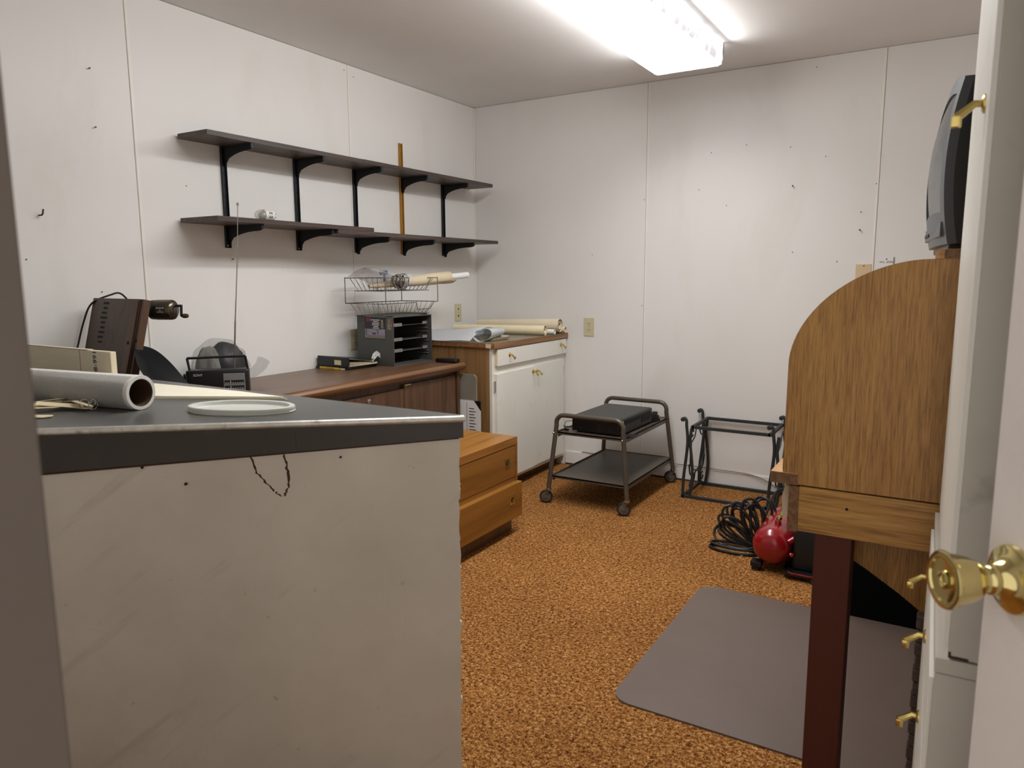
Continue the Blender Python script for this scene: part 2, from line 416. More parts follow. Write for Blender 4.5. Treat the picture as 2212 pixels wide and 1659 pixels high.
# nails left in the walls
def nail(parent, p, d, L=.012, r=.0022):
    p, d = V(*p), V(*d)
    MB().lathe([(0,-.002),(r*.6,-.002),(r*.6,L*.8),(r*1.5,L*.8),(r*1.4,L),(0,L)], p, d, 8).build('nail', 'blackmetal', parent)
for y, z in ((-2.579,2.009),(-2.575,1.798),(-1.992,1.316)): nail(wl, (0,y,z), (1,0,0))
MB().tube([(-.002,-2.803,1.457),(.02,-2.803,1.457),(.026,-2.802,1.462),(.027,-2.800,1.478)], .0028, 8).build('hook_nail', 'blackmetal', wl)
for y, z in ((-2.454,.99),(-2.86,1.30),(-2.60,1.18),(-2.2,1.62),(-1.15,2.29),(-1.22,2.31),(-.45,.9)): nail(wl, (0,y,z), (1,0,0), .003, .0016)
for x, z in ((2.051,1.703),(2.391,1.46)): nail(wb, (x,0,z), (0,-1,0), .014, .0028)
for x, z in ((2.39,1.551),(2.065,1.354),(2.29,1.301),(2.207,1.843),(2.453,1.688),(2.029,1.906),(1.798,1.939),(1.605,1.915),(1.541,1.716),(1.212,1.054),(2.14,2.295),(.878,1.365),(1.212,1.68),(1.70,1.62)):
    nail(wb, (x,0,z), (0,-1,0), .003, .0018)

# door on the right, standing open
ca, sa = math.cos(math.radians(31)), math.sin(math.radians(31))
nrm = V(-ca,-sa,0); dirh = V(sa,-ca,0)
fe = V(2.8865,-3.336,0)
dm = frame(fe, dirh, nrm, (0,0,1))   # local x to hinge, y outwards, z up  (left handed is fine for boxes)
dr = struct(MB().obox(dm, (0,-.036,.012), (.80,0,2.03), .0015, 1).build('door_1', 'door'), 'white painted door standing open beside the camera')
rc = V(2.9075,-3.374,.93) - nrm*(( V(2.9075,-3.374,0)-fe).dot(nrm))
h = MB().lathe([(0,0),(.0335,0),(.0345,.002),(.0335,.006),(.030,.0085),(.026,.010),(.0215,.013),(.0165,.018),(.0150,.021)], rc, nrm, 48).build('rosette', 'brassknob', dr, True)
h = MB().lathe([(.0145,.016),(.0150,.026),(.0135,.027),(.0120,.030),(.0120,.033),(.0150,.035),(.0195,.040),(.0228,.048),(.0252,.058),(.0262,.066),(.0285,.0675),(.0292,.0695),(.0285,.0715),(.026,.0725),(.0225,.0722),(.0215,.0700),(.017,.0690),(.0095,.0690),(.0090,.0712),(.0068,.0722),(.0045,.0712),(.0040,.0698),(0,.0698)], rc, nrm, 48).build('knob', 'brassknob', dr, True)

# ceiling lamp
t = thing('ceiling_lamp', 'lit wraparound fluorescent ceiling light above the room', 'ceiling light', (1.605,-1.69,H))
prof = [(-.172,0),(-.178,-.055),(-.170,-.078),(-.155,-.086),(.155,-.086),(.170,-.078),(.178,-.055),(.172,0)]
MB().prism(prof, (1.605,-2.91,H-.012), (1,0,0), (0,0,1), (0,2.44,0)).build('lens', 'lens', t, True)
ls = COL.objects['lens']; ls.data.materials.append(MT['lensside'])
for p_ in ls.data.polygons:
    if abs(p_.normal.x) > .6: p_.material_index = 1
box('end_cap', (1.432,-.4705,H-.092), (1.778,-.469,H-.010), 'lenscap', t); box('end_cap', (1.432,-2.9115,H-.092), (1.778,-2.910,H-.010), 'lenscap', t)
al = bpy.data.lights.new('fluorescent_tubes', 'AREA'); al.shape = 'RECTANGLE'; al.size = .30; al.size_y = 2.36; al.energy = TUBES; al.color = (1.0,.99,.985); al.spread = math.radians(140)
ao = bpy.data.objects.new('fluorescent_tubes', al); COL.objects.link(ao); ao.parent = t; ao.location = (0,0,-.102)
for sg in (-1, 1):
    sl_ = bpy.data.lights.new('tube_side_light', 'AREA'); sl_.shape = 'RECTANGLE'; sl_.size = .055; sl_.size_y = 2.36; sl_.energy = SIDEW; sl_.color = (1.0,.99,.985); sl_.spread = math.radians(150)
    so = bpy.data.objects.new('tube_side_light', sl_); COL.objects.link(so); so.parent = t; so.location = (.184*sg,0,-.05); so.rotation_euler = (0, -sg*math.radians(68), 0)
box('housing', (1.48,-2.88,H-.014), (1.73,-.50,H-.001), 'white', t)
box('end_clip', (1.785,-.50,H-.05), (1.79,-.48,H-.002), 'chrome', t)

# ================================================================== COUNTER
t = thing('corner_counter', 'angled counter with gray laminate top and scuffed white front', 'counter', (1.0,-3.4,0))
tip = V(1.885,-2.861,0); dd = V(-.778,-.628,0); nn = V(.628,-.778,0)
S = 1.775; Bp = tip+dd*S
pts = [(tip.x,tip.y),(tip.x-.012,tip.y+.006),(.012,-2.853),(.012,YF+.005),(Bp.x,YF+.005)]
MB().prism(pts, (0,0,.884), (1,0,0), (0,1,0), (0,0,.0295)).build('countertop', 'laminate', t)
ins = [(1.80,-2.89),(.02,-2.885),(.02,YF+.008),(Bp.x-.06,YF+.008)]
MB().prism(ins, (0,0,.0), (1,0,0), (0,1,0), (0,0,.884)).build('carcass', 'white', t)
zb = lambda s: .862-.0515*s
for s0, s1 in ((0,.376),(.3765,S)):
    MB().prism([(s0,zb(s0)),(s1,zb(s1)),(s1,.9045),(s0,.9045)], tip+nn*.002, dd, (0,0,1), -nn*.02).build('apron_board', 'apron', t)
MB().prism([(.01,zb(0)-.004),(S,zb(S)-.008),(S,zb(S)+.001),(.01,zb(0)+.001)], tip-nn*.003, dd, (0,0,1), -nn*.018).build('apron_core', 'apronwood', t)
c = nn*.006; tz = .9060
MB().tube([tuple(tip+V(-.006,.004,tz)+c*.2), tuple(tip+V(-.001,.001,tz)+c*.3), tuple(tip+dd*.012+V(0,0,tz)+c*.4), tuple(tip+dd*S+V(0,0,tz)+c*.4)], .0082, 12).build('edge_trim', 'alu', t, True)
MB().tube([tuple(tip+V(-.004,.003,.909)), (.9,-2.854,.909), (.02,-2.852,.909)], .005, 6).build('edge_trim', 'alu', t, True)
# white front panel with a ragged right edge
rg = random.Random(3)
edge = [(.010+rg.uniform(-.0025,.0025) + .004*(1-z/.86) , z) for z in [0]+sorted(rg.uniform(.01,.85) for _ in range(46))]
pp = edge+[(.008,zb(0)+.01),(S,zb(S)+.01),(S,0)]
po = tip-nn*.0045
fp = MB().prism(pp, po, dd, (0,0,1), -nn*.014).build('front_panel', 'panel', t)
def ribbon(pl, wd, name):
    m = MB(); a = []
    for i, (s, z) in enumerate(pl):
        k = wd*(.5+.8*rg.random())*(.35 if i in (0, len(pl)-1) else 1)
        a.append((s, z, k))
    L = [(s-k, z) for s, z, k in a]; R = [(s+k, z) for s, z, k in a][::-1]
    m.prism(L+R, po+nn*.0003, dd, (0,0,1), -nn*.001); return m.build(name, 'apronwood', fp)
def sz(p): return ((V(*p[:2], 0)-tip.to_2d().to_3d()).dot(dd), p[2])
def jag(pl, n=7, am=.004):
    out = []
    for (a, b), (c_, d_) in zip(pl, pl[1:]):
        for i in range(n): f_ = i/n; out.append((a+(c_-a)*f_+rg.uniform(-am,am)*.6, b+(d_-b)*f_+rg.uniform(-am,am)*.4))
    out.append(pl[-1]); return out
cr = [sz(p) for p in ((1.513,-3.161,.838),(1.522,-3.153,.795),(1.545,-3.135,.758),(1.562,-3.122,.738))]
ribbon(jag(cr), .0026, 'crack')
cr = [sz(p) for p in ((1.569,-3.116,.838),(1.575,-3.110,.79),(1.574,-3.112,.755),(1.566,-3.118,.738))]
ribbon(jag(cr), .0026, 'crack')
for p, r in (((1.403,-3.25,.777),.0036),((1.667,-3.037,.825),.0028),((1.334,-3.306,.818),.003)):
    s_, z_ = sz(p); MB().lathe([(0,0),(r,0),(r,.003),(r*.5,.006),(0,.006)], po+dd*s_+V(0,0,z_), nn, 8).build('nail', 'blackmetal', fp)

# things lying on the counter
CT = .9137
# foam roll
a = V(1.163,-3.188,CT+.0425); b = V(.33,-3.312,CT+.0425); ax = (b-a).normalized()
t = thing('foam_roll', 'large white foam roll with a brown cardboard core on the counter', 'roll', (a.x,a.y,CT))
MB().lathe([(.0335,.0),(.0415,.0),(.0425,.0015),(.0425,.84),(.0335,.84)], a, ax, 48).build('foam_layer', 'foam', t, True)
MB().lathe([(.0340,.004),(.0318,.004),(.0318,.835),(.0340,.835)], a, ax, 40).build('core', 'core', t, True)
sw = ax.cross(V(0,0,1)).normalized()
MB().grid(lambda u,v: a+ax*(.010+.82*v)+sw*math.cos(2.2+u*2.2)*(.0428+.0022*u)-V(0,0,1)*math.sin(2.2+u*2.2)*(.0428+.0010*(1-u)), 10, 2, .0015).build('loose_flap', 'foam', t, True)
# lid
t = thing('plastic_lid', 'oval white plastic lid lying on the counter', 'lid', (1.385,-3.075,CT))
m = MB().lathe([(0,.0045),(.112,.0045),(.116,.006),(.119,.0135),(.127,.0150),(.131,.0135),(.1325,.009),(.131,.0045),(.1325,.003),(.131,0.0),(.122,.0),(.118,.002),(0,.002)], (0,0,0), (0,0,1), 64)
bmesh.ops.transform(m.bm, matrix=tr(1.385,-3.075,CT)@rot('Z',-66)@Matrix.Diagonal((.55,1,1,1)), verts=m.bm.verts)
m.build('disc', 'lid', t, True)
# fan-folded paper
t = thing('paper_stack', 'cream fan folded paper spread flat behind the lid', 'paper', (1.0,-3.0,CT))
q0 = [(1.362,-2.908),(1.057,-3.070),(.83,-3.13),(.64,-3.03),(.70,-2.93),(.83,-2.926),(1.174,-2.902)]
for k in range(5):
    jx = random.uniform(-.006,.006); sc = 1-.012*k
    pts = [(1.0+(x-1.0)*sc+jx, -2.98+(y+2.98)*sc) for x, y in q0]
    MB().prism(pts, (0,0,CT+.0002+.0016*k), (1,0,0), (0,1,0), (0,0,.0012)).build('sheet', 'pad', t)
# key tags
tg = [(1.035,-3.372,14,.085,.030),(.975,-3.335,35,.10,.022),(1.00,-3.295,22,.11,.020),(.93,-3.31,48,.11,.026),(1.02,-3.272,8,.10,.018),(.915,-3.275,60,.10,.026),(.97,-3.255,30,.09,.018),(1.055,-3.270,-14,.075,.012)]
desc = ['cream pointed tag nearest the counter edge','long cream tag under the heap','slim cream tag with a steel ring','wide cream tag at the back of the heap','narrow cream tag lying crosswise','cream tag touching the foam roll','thin cream stick tag leaning on the heap','short cream tag at the right end of the heap']
for k, (x, y, ang, L, wd) in enumerate(tg):
    mm = tr(x,y,CT+.0016+(0 if k == 0 else .005+.0036*(k%4))) @ rot('Z', ang+15) @ rot('X', 0 if k == 0 else (k%3-1)*14) @ rot('Y', 0 if k == 0 else (k*7%5-2)*3.0)
    tt = thing('key_tag', desc[k]+' in the pile', 'tag', (x,y,CT), 0, 'cream tags piled on the counter')
    pts = [(-L/2,-wd/2),(L*.35,-wd/2),(L/2,-wd*.1),(L*.42,wd/2),(-L/2,wd/2)]
    m = MB().prism(pts, (0,0,0), (1,0,0), (0,1,0), (0,0,.0016)); bmesh.ops.transform(m.bm, matrix=mm, verts=m.bm.verts)
    m.build('tag_body', 'cream', tt)
    if k in (2,4,7):
        m = MB().tube(arc((L*.5,0,.008), .011, 0, 340, 16, (1,0,0), (0,.5,.86)), .0011, 6); bmesh.ops.transform(m.bm, matrix=mm, verts=m.bm.verts)
        m.build('ring', 'chrome', tt, True)
# cardboard box
t = thing('cardboard_box', 'long white cardboard box with printed numbers behind the foam roll', 'box', (.4,-2.93,CT))
bx = box('carton', (.06,-2.972,CT), (.672,-2.955,CT+.098), 'card', t, .0015, seg=1)
box('end_flap', (.505,-2.9735,CT+.001), (.6725,-2.972,CT+.097), 'card', t)
MB().box((.05,-2.973,CT+.0985),(.55,-2.956,CT+.1)).build('top_flap', 'card', t)
box('seam', (.503,-2.974,CT+.001), (.5045,-2.972,CT+.097), 'wirebrown', t)
text('08-991', .028, 'ink', t, frame((.588,-2.9742,CT+.060), (0,0,1), (-1,0,0), (0,-1,0)))

# ================================================================== CREDENZA AND WHAT STANDS ON IT
CZ = .765
t = thing('credenza', 'long dark walnut credenza along the shelf wall', 'credenza', (.28,-1.9,0))
cx1 = .556; cy0, cy1 = -2.845, -.935
MB().box((.02,cy0,CZ-.035),(cx1-.03,cy1,CZ)).build('top', 'walnuttop', t)
pr = [(0,0),(.014,0),(.024,-.006),(.03,-.0175),(.027,-.03),(.016,-.042),(0,-.044)]
MB().prism(pr, (cx1-.03,cy0,CZ), (1,0,0), (0,0,1), (0,cy1-cy0,0)).build('bullnose', 'walnutedge', t, True)
MB().prism([(0,0),(.010,-.003),(.016,-.0175),(.010,-.035),(0,-.04)], (.02,cy1,CZ), (0,1,0), (0,0,1), (cx1-.05,0,0)).build('bullnose', 'walnutedge', t, True)
box('end_panel', (.04,cy1-.035,.0), (cx1-.035,cy1-.012,CZ-.036), 'walnut', t)
box('end_panel', (.04,cy0+.012,.0), (cx1-.035,cy0+.035,CZ-.036), 'walnut', t)
box('carcass', (.04,cy0+.035,.06), (cx1-.06,cy1-.036,CZ-.036), 'walnut', t)
ys = [cy0+.05,-2.34,-1.88,-1.42,cy1-.045]
for k, (a_, b_) in enumerate(zip(ys, ys[1:])):
    d = box('door', (cx1-.058,a_+.002,.07), (cx1-.040,b_-.002,CZ-.066 if k == 3 else CZ-.084), 'walnut', t, .001, seg=1)
    if k == 3: box('finger_pull', (cx1-.041,a_+.004,CZ-.070), (cx1-.036,a_+.05,CZ-.065), 'cream', d)
    if k == 2: MB().lathe([(0,0),(.011,0),(.011,.004),(.008,.005),(0,.005)], (cx1-.040,-1.68,.655), (1,0,0), 20).build('lock', 'chrome', d, True)
# pencil sharpener board
t = thing('wooden_block', 'dark stained upright wooden block with a black cord', 'block', (.22,-2.80,CZ))
mb_ = tr(.235,-2.775,CZ+.0085) @ rot('Z', -4) @ rot('X', -14)
MB().obox(mb_, (-.185,0,0), (.153,.030,.398), .002).build('board', 'darkwood', t)
MB().obox(mb_, (.154,.004,.0), (.168,.030,.398), .001).build('edge_strip', 'darkwoodside', t)
MB().obox(mb_, (.103,-.004,.0), (.146,.0,.392), .001).build('edge_strip', 'darkwoodside', t)
for p in ((.126,-.0045,.24),(.161,.0035,.25)):
    MB().lathe([(0,0),(.006,0),(.006,.0015),(0,.0015)], mb_@V(*p), mb_.to_3x3()@V(0,-1,0), 12).build('screw_hole', 'slot', t)
for k in range(9):
    MB().obox(mb_, (-.10+.006*math.sin(k*1.7),-.0008,.375-.018*k), (-.065+.004*math.cos(k*2.1),0,.383-.018*k)).build('carved_mark', 'slot', t)
pc = [(-.02,.06,.39),(-.05,.03,.422),(-.10,.02,.415),(-.180,-.005,.375),(-.203,-.012,.30),(-.211,-.015,.20),(-.198,-.03,.12),(-.185,-.035,.06)]
MB().tube([tuple(mb_@V(*p)) for p in catmull(pc)], .0035, 8).build('cord', 'black', t, True)
# sharpener
t = thing('pencil_sharpener', 'hand cranked metal pencil sharpener fixed beside the wooden block', 'sharpener', (.40,-2.64,1.12))
o = V(.350,-2.618,1.118); ax = V(.88,.47,.0).normalized()
MB().lathe([(0,0),(.034,0),(.035,.004),(.035,.016),(.030,.020)], o-ax*.004, ax, 28).build('dial', 'blackmetal', t, True)
for k in range(7):
    a_ = k*2*PI/7; u_ = ax.orthogonal().normalized(); w_ = ax.cross(u_)
    MB().lathe([(0,0),(.0055,0),(.0055,.001),(0,.001)], o-ax*.0052+u_*math.cos(a_)*.022+w_*math.sin(a_)*.022, ax, 10).build('hole', 'slot', t)
MB().lathe([(.0,.012),(.033,.012),(.0365,.016),(.0365,.070),(.034,.078),(.026,.084),(0,.084)], o, ax, 32).build('drum', 'sharp', t, True)
cv = (cam.location-o); cv -= ax*cv.dot(ax); cv.normalize(); upv = ax.cross(cv)*-1
lp = frame(o+ax*.046+cv*.0372, ax, upv if upv.z > 0 else -upv, cv)
MB().obox(lp, (-.017,-.012,-.0012), (.017,.012,0)).build('name_plate', 'ink', t)
text('BOSTON', .0072, 'whiteprint', t, lp@tr(0,.006,.0004)); text('KS', .005, 'whiteprint', t, lp@tr(0,-.002,.0004)); text('MADE IN USA', .0038, 'whiteprint', t, lp@tr(0,-.008,.0004))
s0 = o+ax*.084+V(0,0,.014)
MB().tube([tuple(s0), tuple(s0+ax*.022)], .005, 10).build('shaft', 'blackmetal', t, True)
MB().tube([tuple(s0+ax*.022+V(0,0,.004)), tuple(s0+ax*.020+V(0,0,-.038))], .0048, 8).build('crank', 'blackmetal', t, True)
k0 = s0+ax*.021+V(0,0,-.036)
MB().lathe([(0,0),(.005,0),(.008,.006),(.0085,.016),(.006,.024),(0,.026)], k0, ax, 14).build('grip', 'sharp', t, True)
# radio
rz = math.radians(45)
t = thing('radio', 'small black portable radio with its antenna raised', 'radio', (.315,-2.335,CZ), rz)
W2, D2, HH = .118, .032, .104
MB().box((-W2,-D2,0),(W2,D2,HH), .010, 3).build('case', 'black', t, True, False)
MB().lathe([(0,0),(.013,0),(.013,.012),(.011,.014),(0,.014)], (-W2-.012,0,HH*.72), (1,0,0), 20).build('tuning_knob', 'black', t, True, False)
hd = [(-W2+.012,0,HH-.006),(-W2+.004,0,HH+.046),(W2-.012,0,HH+.050),(W2-.004,0,HH-.006)]
MB().tube(hd[:2]+[hd[1]], .005, 6).tube([hd[1],hd[2]], .0055, 6).tube(hd[2:], .005, 6).build('handle', 'black', t, True, False)
dp = box('dial_panel', (.022,-D2-.0012,.016), (.104,-D2+.002,.088), 'silver', t, .001, False, 1)
for z in (.048,.026): box('dial_scale', (.026,-D2-.0020,z), (.100,-D2-.001,z+.013), 'ink', dp, 0, False)
for z in (.048,.026):
    box('needle', (.048,-D2-.0025,z+.002), (.050,-D2-.0019,z+.012), 'whiteprint', dp, 0, False)
    for k in range(8): box('mark', (.029+k*.0088,-D2-.0024,z+.0012), (.034+k*.0088,-D2-.0019,z+.0030), 'whiteprint', dp, 0, False)
text('SONY', .013, 'whiteprint', t, frame((-.072,-D2-.0012,.084), (1,0,0), (0,0,1), (0,-1,0)), world=False)
MB().tube([(.060,.014,HH-.004),(.074,.016,HH+.19)], .0032, 8).tube([(.074,.016,HH+.19),(.095,.020,HH+.43)], .0024, 8).tube([(.095,.020,HH+.43),(.108,.024,.752)], .0016, 8).lathe([(0,0),(.0045,.001),(.005,.010),(0,.012)], (.108,.024,.750), (0,0,1), 10).build('antenna', 'chrome', t, True, False)
# plastic bag with dark bundle
t = thing('wrapped_bundle', 'dark cloth bundle inside a clear plastic bag behind the radio', 'bag', (.155,-2.20,CZ))
def blob(c, r, am, fr, seed, cut=True):
    def f(u, v):
        th = v*PI; ph = u*2*PI
        d = V(math.sin(th)*math.cos(ph), math.sin(th)*math.sin(ph), math.cos(th))
        k = 1+am*noise.noise(d*fr+V(seed,seed,0)) + am*.7*math.sin(ph*9+4*d.z)*math.sin(th)*.5
        p = V(*c)+V(d.x*r[0], d.y*r[1], d.z*r[2])*k
        if cut: p.z = max(p.z, CZ+.001)
        return p
    return f
MB().grid(blob((.155,-2.175,CZ+.085),(.085,.085,.108),.10,2.0,1.0), 40, 20).build('bundle', 'bagblack', t, True)
MB().grid(blob((.150,-2.255,CZ+.075),(.06,.055,.105),.08,2.2,4.0), 32, 16).build('plaid_cloth', 'plaid', t, True)
MB().grid(blob((.155,-2.205,CZ+.088),(.098,.125,.120),.12,2.6,2.5), 56, 26).build('plastic_bag', 'plastic', t, True)
MB().tube(catmull([(.16,-2.10,CZ+.05),(.165,-2.05,CZ+.045),(.17,-2.005,CZ+.072),(.17,-1.985,CZ+.098)]), [.018+.012*(i/18) for i in range(19)], 10).build('bag_tail', 'plastic', t, True)
# binder and book
t = thing('yellow_book', 'thin book with a yellow spine under the black binder', 'book', (.10,-1.36,CZ))
mk = tr(.008,-1.515,CZ+.0006)@rot('Z',-3)
MB().obox(mk, (0,0,0), (.215,.222,.012), .001).build('cover', 'black', t)
MB().obox(mk, (.030,-.0012,.001), (.175,0,.0115)).build('spine_band', 'yellow', t)
MB().obox(mk, (.18,-.0012,.0015), (.215,.0,.010)).build('pages', 'cream', t)
text('PARTS & SUPPLY', .007, 'ink', t, mk@frame((.11,-.0016,.006), (1,0,0), (0,0,1), (0,-1,0)))
t = thing('ring_binder', 'black ring binder with a paper label on its spine', 'binder', (.11,-1.36,CZ+.013))
mk = tr(.014,-1.508,CZ+.0132)@rot('Z',-3)
MB().obox(mk, (0,0,0), (.225,.012,.052), .003).build('spine', 'black', t)
MB().obox(mk, (0,.006,0), (.225,.212,.003)).build('cover', 'black', t)
MB().obox(mk@tr(0,.006,.049)@rot('X',-7.5), (0,0,0), (.225,.205,.003)).build('cover', 'black', t)
for k in range(4):
    MB().obox(mk@tr(0,.012,.006+.006*k)@rot('X',-1.2*k)@rot('Z',(k-1)*1.5), (.008,0,0), (.228-.004*k,.196+.003*k,.0012)).build('sheet', 'cream2', t)
MB().obox(mk, (.128,-.0014,.012), (.176,0,.036)).build('spine_label', 'cream', t)
t = thing('crumpled_paper', 'torn scrap of white paper by the binder', 'paper scrap', (.246,-1.315,CZ))
MB().grid(lambda u,v: V(.236+.028*u, -1.352+.06*v+.008*math.sin(u*5), CZ+.032+.024*math.sin(v*2.6)+.034*(1-u)*v+.010*noise.noise(V(u*4,v*4,2))), 8, 8, .001).build('scrap', 'paper', t)
# file organizer
ox0, ox1, oy0, oy1, oz = .088, .340, -1.282, -.955, 1.026
t = thing('desk_sorter', 'gray metal desk sorter with open slots on the credenza', 'file sorter', (.21,-1.12,CZ))
box('side_panel', (ox0,oy0,CZ), (ox1,oy0+.004,oz), 'steel', t)
box('side_panel', (ox0,oy1-.004,CZ), (ox1,oy1,oz), 'steel', t)
box('top_panel', (ox0,oy0+.004,oz-.004), (ox1,oy1-.004,oz), 'steel', t)
box('back_panel', (ox0,oy0+.004,CZ), (ox0+.004,oy1-.004,oz-.004), 'steel', t)
box('floor_panel', (ox0+.004,oy0+.004,CZ), (ox1,oy1-.004,CZ+.006), 'steel', t)
for k, z in enumerate((.985,.907,.848)):
    d = box('slot_shelf', (ox0+.004,oy0+.004,z-.012), (ox1-.03,oy1-.004,z-.009), 'steel', t)
    box('label_holder', (ox1-.032,oy0+.004,z-.014), (ox1-.028,oy0+.105,z+.004), 'steellip', d, .001, seg=1)
    box('label_holder', (ox1-.032,oy1-.045,z-.012), (ox1-.028,oy1-.005,z+.004), 'steellip', d, .001, seg=1)
    MB().prism([(0,0),(.1,0),(.02,.03),(0,.03)], (ox1-.03,oy0+.004,z-.012), (0,1,0), (-1,0,0), (0,0,.003)).build('shelf_lip', 'steellip', d)
    box('shelf_lip', (ox1-.036,oy0+.1,z-.012), (ox1-.03,oy1-.045,z-.008), 'steellip', d)
for z in (.95,.93,.88,.825,.81): box('side_runner', (ox1-.10,oy1-.014,z), (ox1-.02,oy1-.004,z+.002), 'steellip', t)
mg = thing('card_magnet', 'dark calendar magnet with a skyline picture on the sorter', 'magnet', (.22,oy0,.90))
yb = oy0-.0008
box('card', (.142,yb-.0008,.908), (.286,yb,1.020), 'magnet', mg)
box('picture_strip', (.156,yb-.0012,.928), (.284,yb-.0008,.960), 'magpic', mg)
box('ground_strip', (.148,yb-.0012,.911), (.284,yb-.0008,.928), 'graycard', mg)
for k in range(2): box('red_mark', (.158+k*.016,yb-.0014,1.000), (.168+k*.016,yb-.0008,1.016), 'redprint', mg)
for k, (x0_, x1_) in enumerate(((.188,.250),(.204,.240),(.196,.246),(.196,.244),(.206,.238),(.200,.242))): box('print_line', (x0_,yb-.0014,1.006-.0085*k), (x1_,yb-.0008,1.010-.0085*k), 'whiteprint', mg)
box('portrait', (.258,yb-.0014,.964), (.274,yb-.0008,.998), 'graycard', mg); MB().lathe([(0,0),(.005,0),(.005,.001),(0,.001)], (.266,yb-.0006,1.004), (0,-1,0), 10).build('portrait', 'tan', mg)
for k in range(6): box('print_mark', (.146,yb-.0014,.955-.008*k), (.150,yb-.0008,.960-.008*k), 'whiteprint', mg)
box('silhouette', (.196,yb-.0016,.932), (.222,yb-.0008,.940), 'magnet', mg); box('silhouette', (.234,yb-.0016,.932), (.238,yb-.0008,.956), 'magnet', mg)
sk = tag(MB().prism([(0,0),(.030,.004),(.034,.05),(.026,.060),(.002,.058)], (.300,yb,.957), (1,0,0), (0,0,1), (0,-.0008,0)).build('sticker', 'camo'), 'small mottled brown sticker at the sorter corner', 'sticker')
# wire basket, two tiers
t = thing('wire_basket', 'two tier zinc wire tray standing on the gray sorter', 'wire tray', (.24,-1.18,oz))
bx0, bx1, by0, by1 = .085, .345, -1.36, -.90
def tier(z0, z1, notch):
    i = .035
    T = [(bx0,by0,z1),(bx1,by0,z1),(bx1,by1,z1),(bx0,by1,z1)]; Bq = [(bx0+i,by0+i,z0),(bx1-i,by0+i,z0),(bx1-i,by1-i,z0),(bx0+i,by1-i,z0)]
    if notch:
        fr = [T[0],T[1],(bx1,by0+.27,z1),(bx1-.008,by0+.285,z1-.038),(bx1-.008,by1-.06,z1-.036),(bx1,by1-.035,z1),T[2],T[3]]
    else: fr = [T[0],T[1],(bx1,by0+.21,z1),(bx1-.012,by0+.22,z1-.04),(bx1-.012,by1-.08,z1-.04),(bx1,by1-.06,z1),T[2],T[3]]
    MB().tube(fr, .0026, 6, True).build('rim', 'wire', t, True)
    MB().tube(Bq, .0022, 6, True).build('base_ring', 'wire', t, True)
    L_ = lambda a_, b_, f_: tuple(a_[k]+(b_[k]-a_[k])*f_ for k in range(3))
    for s_, n_ in ((0,7),(1,13),(2,7),(3,13)):
        A_, B_ = T[s_], T[(s_+1)%4]; C_, D_ = Bq[s_], Bq[(s_+1)%4]
        for k in range(1, n_):
            f_ = k/n_; p1 = L_(A_, B_, f_); p0 = L_(C_, D_, f_)
            if s_ == 1 and (by0+.275 < p1[1] < by1-.05 if notch else by0+.215 < p1[1] < by1-.06): p1 = (p1[0]-.009, p1[1], p1[2]-.038)
            MB().tube([p1, p0], .0013, 5).build('wire', 'wire', t, True)
    for k in range(1, 10):
        f_ = k/10; MB().tube([L_(Bq[0],Bq[3],f_), L_(Bq[1],Bq[2],f_)], .0013, 5).build('wire', 'wire', t, True)
tier(oz+.006, 1.096, True); tier(1.160, 1.228, False)
for x_, y_ in ((bx0,by0),(bx1,by0+.02),(bx1,by1),(bx0,by1)):
    MB().tube([(x_,y_,1.094),(x_,y_,1.232)], .0026, 6).build('support', 'wire', t, True)
for x_, y_ in ((bx0+.05,by0+.06),(bx1-.05,by0+.1),(bx1-.06,by1-.06)): box('foot_pad', (x_-.02,y_-.012,oz), (x_+.02,y_+.012,oz+.006), 'rubber', t)
# contents of the upper tray
TZ = 1.163
t = thing('kraft_roll', 'fat tan paper roll poking out of the wire tray', 'paper roll', (.24,-1.0,TZ))
a, b = V(.18,-1.28,TZ+.022), V(.28,-.70,TZ+.068); ax = (b-a).normalized()
MB().lathe([(.004,0),(.010,0),(.028,.30),(.034,.45),(.034,.588),(.0305,.588),(.029,.45),(.008,.01)], a, ax, 24).build('roll', 'tan', t, True)
MB().grid(lambda u,v: a+ax*(.05+.55*v)+V(.06*(u-.5)*(.4+v), .01*u, -.012-.020*math.sin(u*PI)*v-.006*v), 8, 8, .001).build('loose_sheet', 'tan', t, True)
t = thing('white_tube', 'narrow white paper tube sticking out above the kraft roll', 'paper tube', (.30,-.7,TZ+.05))
a, b = V(.2559,-.84,TZ+.0569), V(.305,-.545,TZ+.0803); ax = (b-a).normalized()
MB().lathe([(.011,0),(.017,0),(.018,.01),(.018,(b-a).length-.001),(.0165,(b-a).length),(.0135,(b-a).length),(.0130,(b-a).length-.05),(.011,.01)], a, ax, 24).build('tube', 'paper', t, True)
t = thing('zip_bag', 'cloudy plastic zip bag with a pink stripe in the wire tray', 'plastic bag', (.2,-1.25,TZ))
fz = lambda u,v: V(.10+.17*u+.01*math.sin(v*5), -1.36+.05*u+.24*v, TZ+.09+.035*math.sin(u*3.0)-.075*v*v-.02*(1-u)+.010*noise.noise(V(u*4,v*4,7)))
MB().grid(fz, 14, 14, .0012).build('bag_film', 'plastic2', t, True)
MB().grid(lambda u,v: fz(.35+.35*u,.12+.06*v)+V(0,0,.002), 6, 2, .001).build('stripe', 'pink', t, True)
t = thing('wire_coil', 'tangled coil of dark wire with clear tape in the tray', 'wire coil', (.26,-1.1,TZ))
for k in range(9):
    c0 = V(.27+.012*math.sin(k*2), -1.13+.02*math.cos(k*1.3), TZ+.045)
    MB().tube(arc(c0, .036+.006*math.sin(k*1.9), 0, 360, 18, V(.3*math.sin(k),.95,.25*math.cos(k)).normalized(), V(.35*math.cos(k*1.4),-.1,.9).normalized()), .0028, 6).build('loop', 'wire' if k%3 else 'black', t, True)
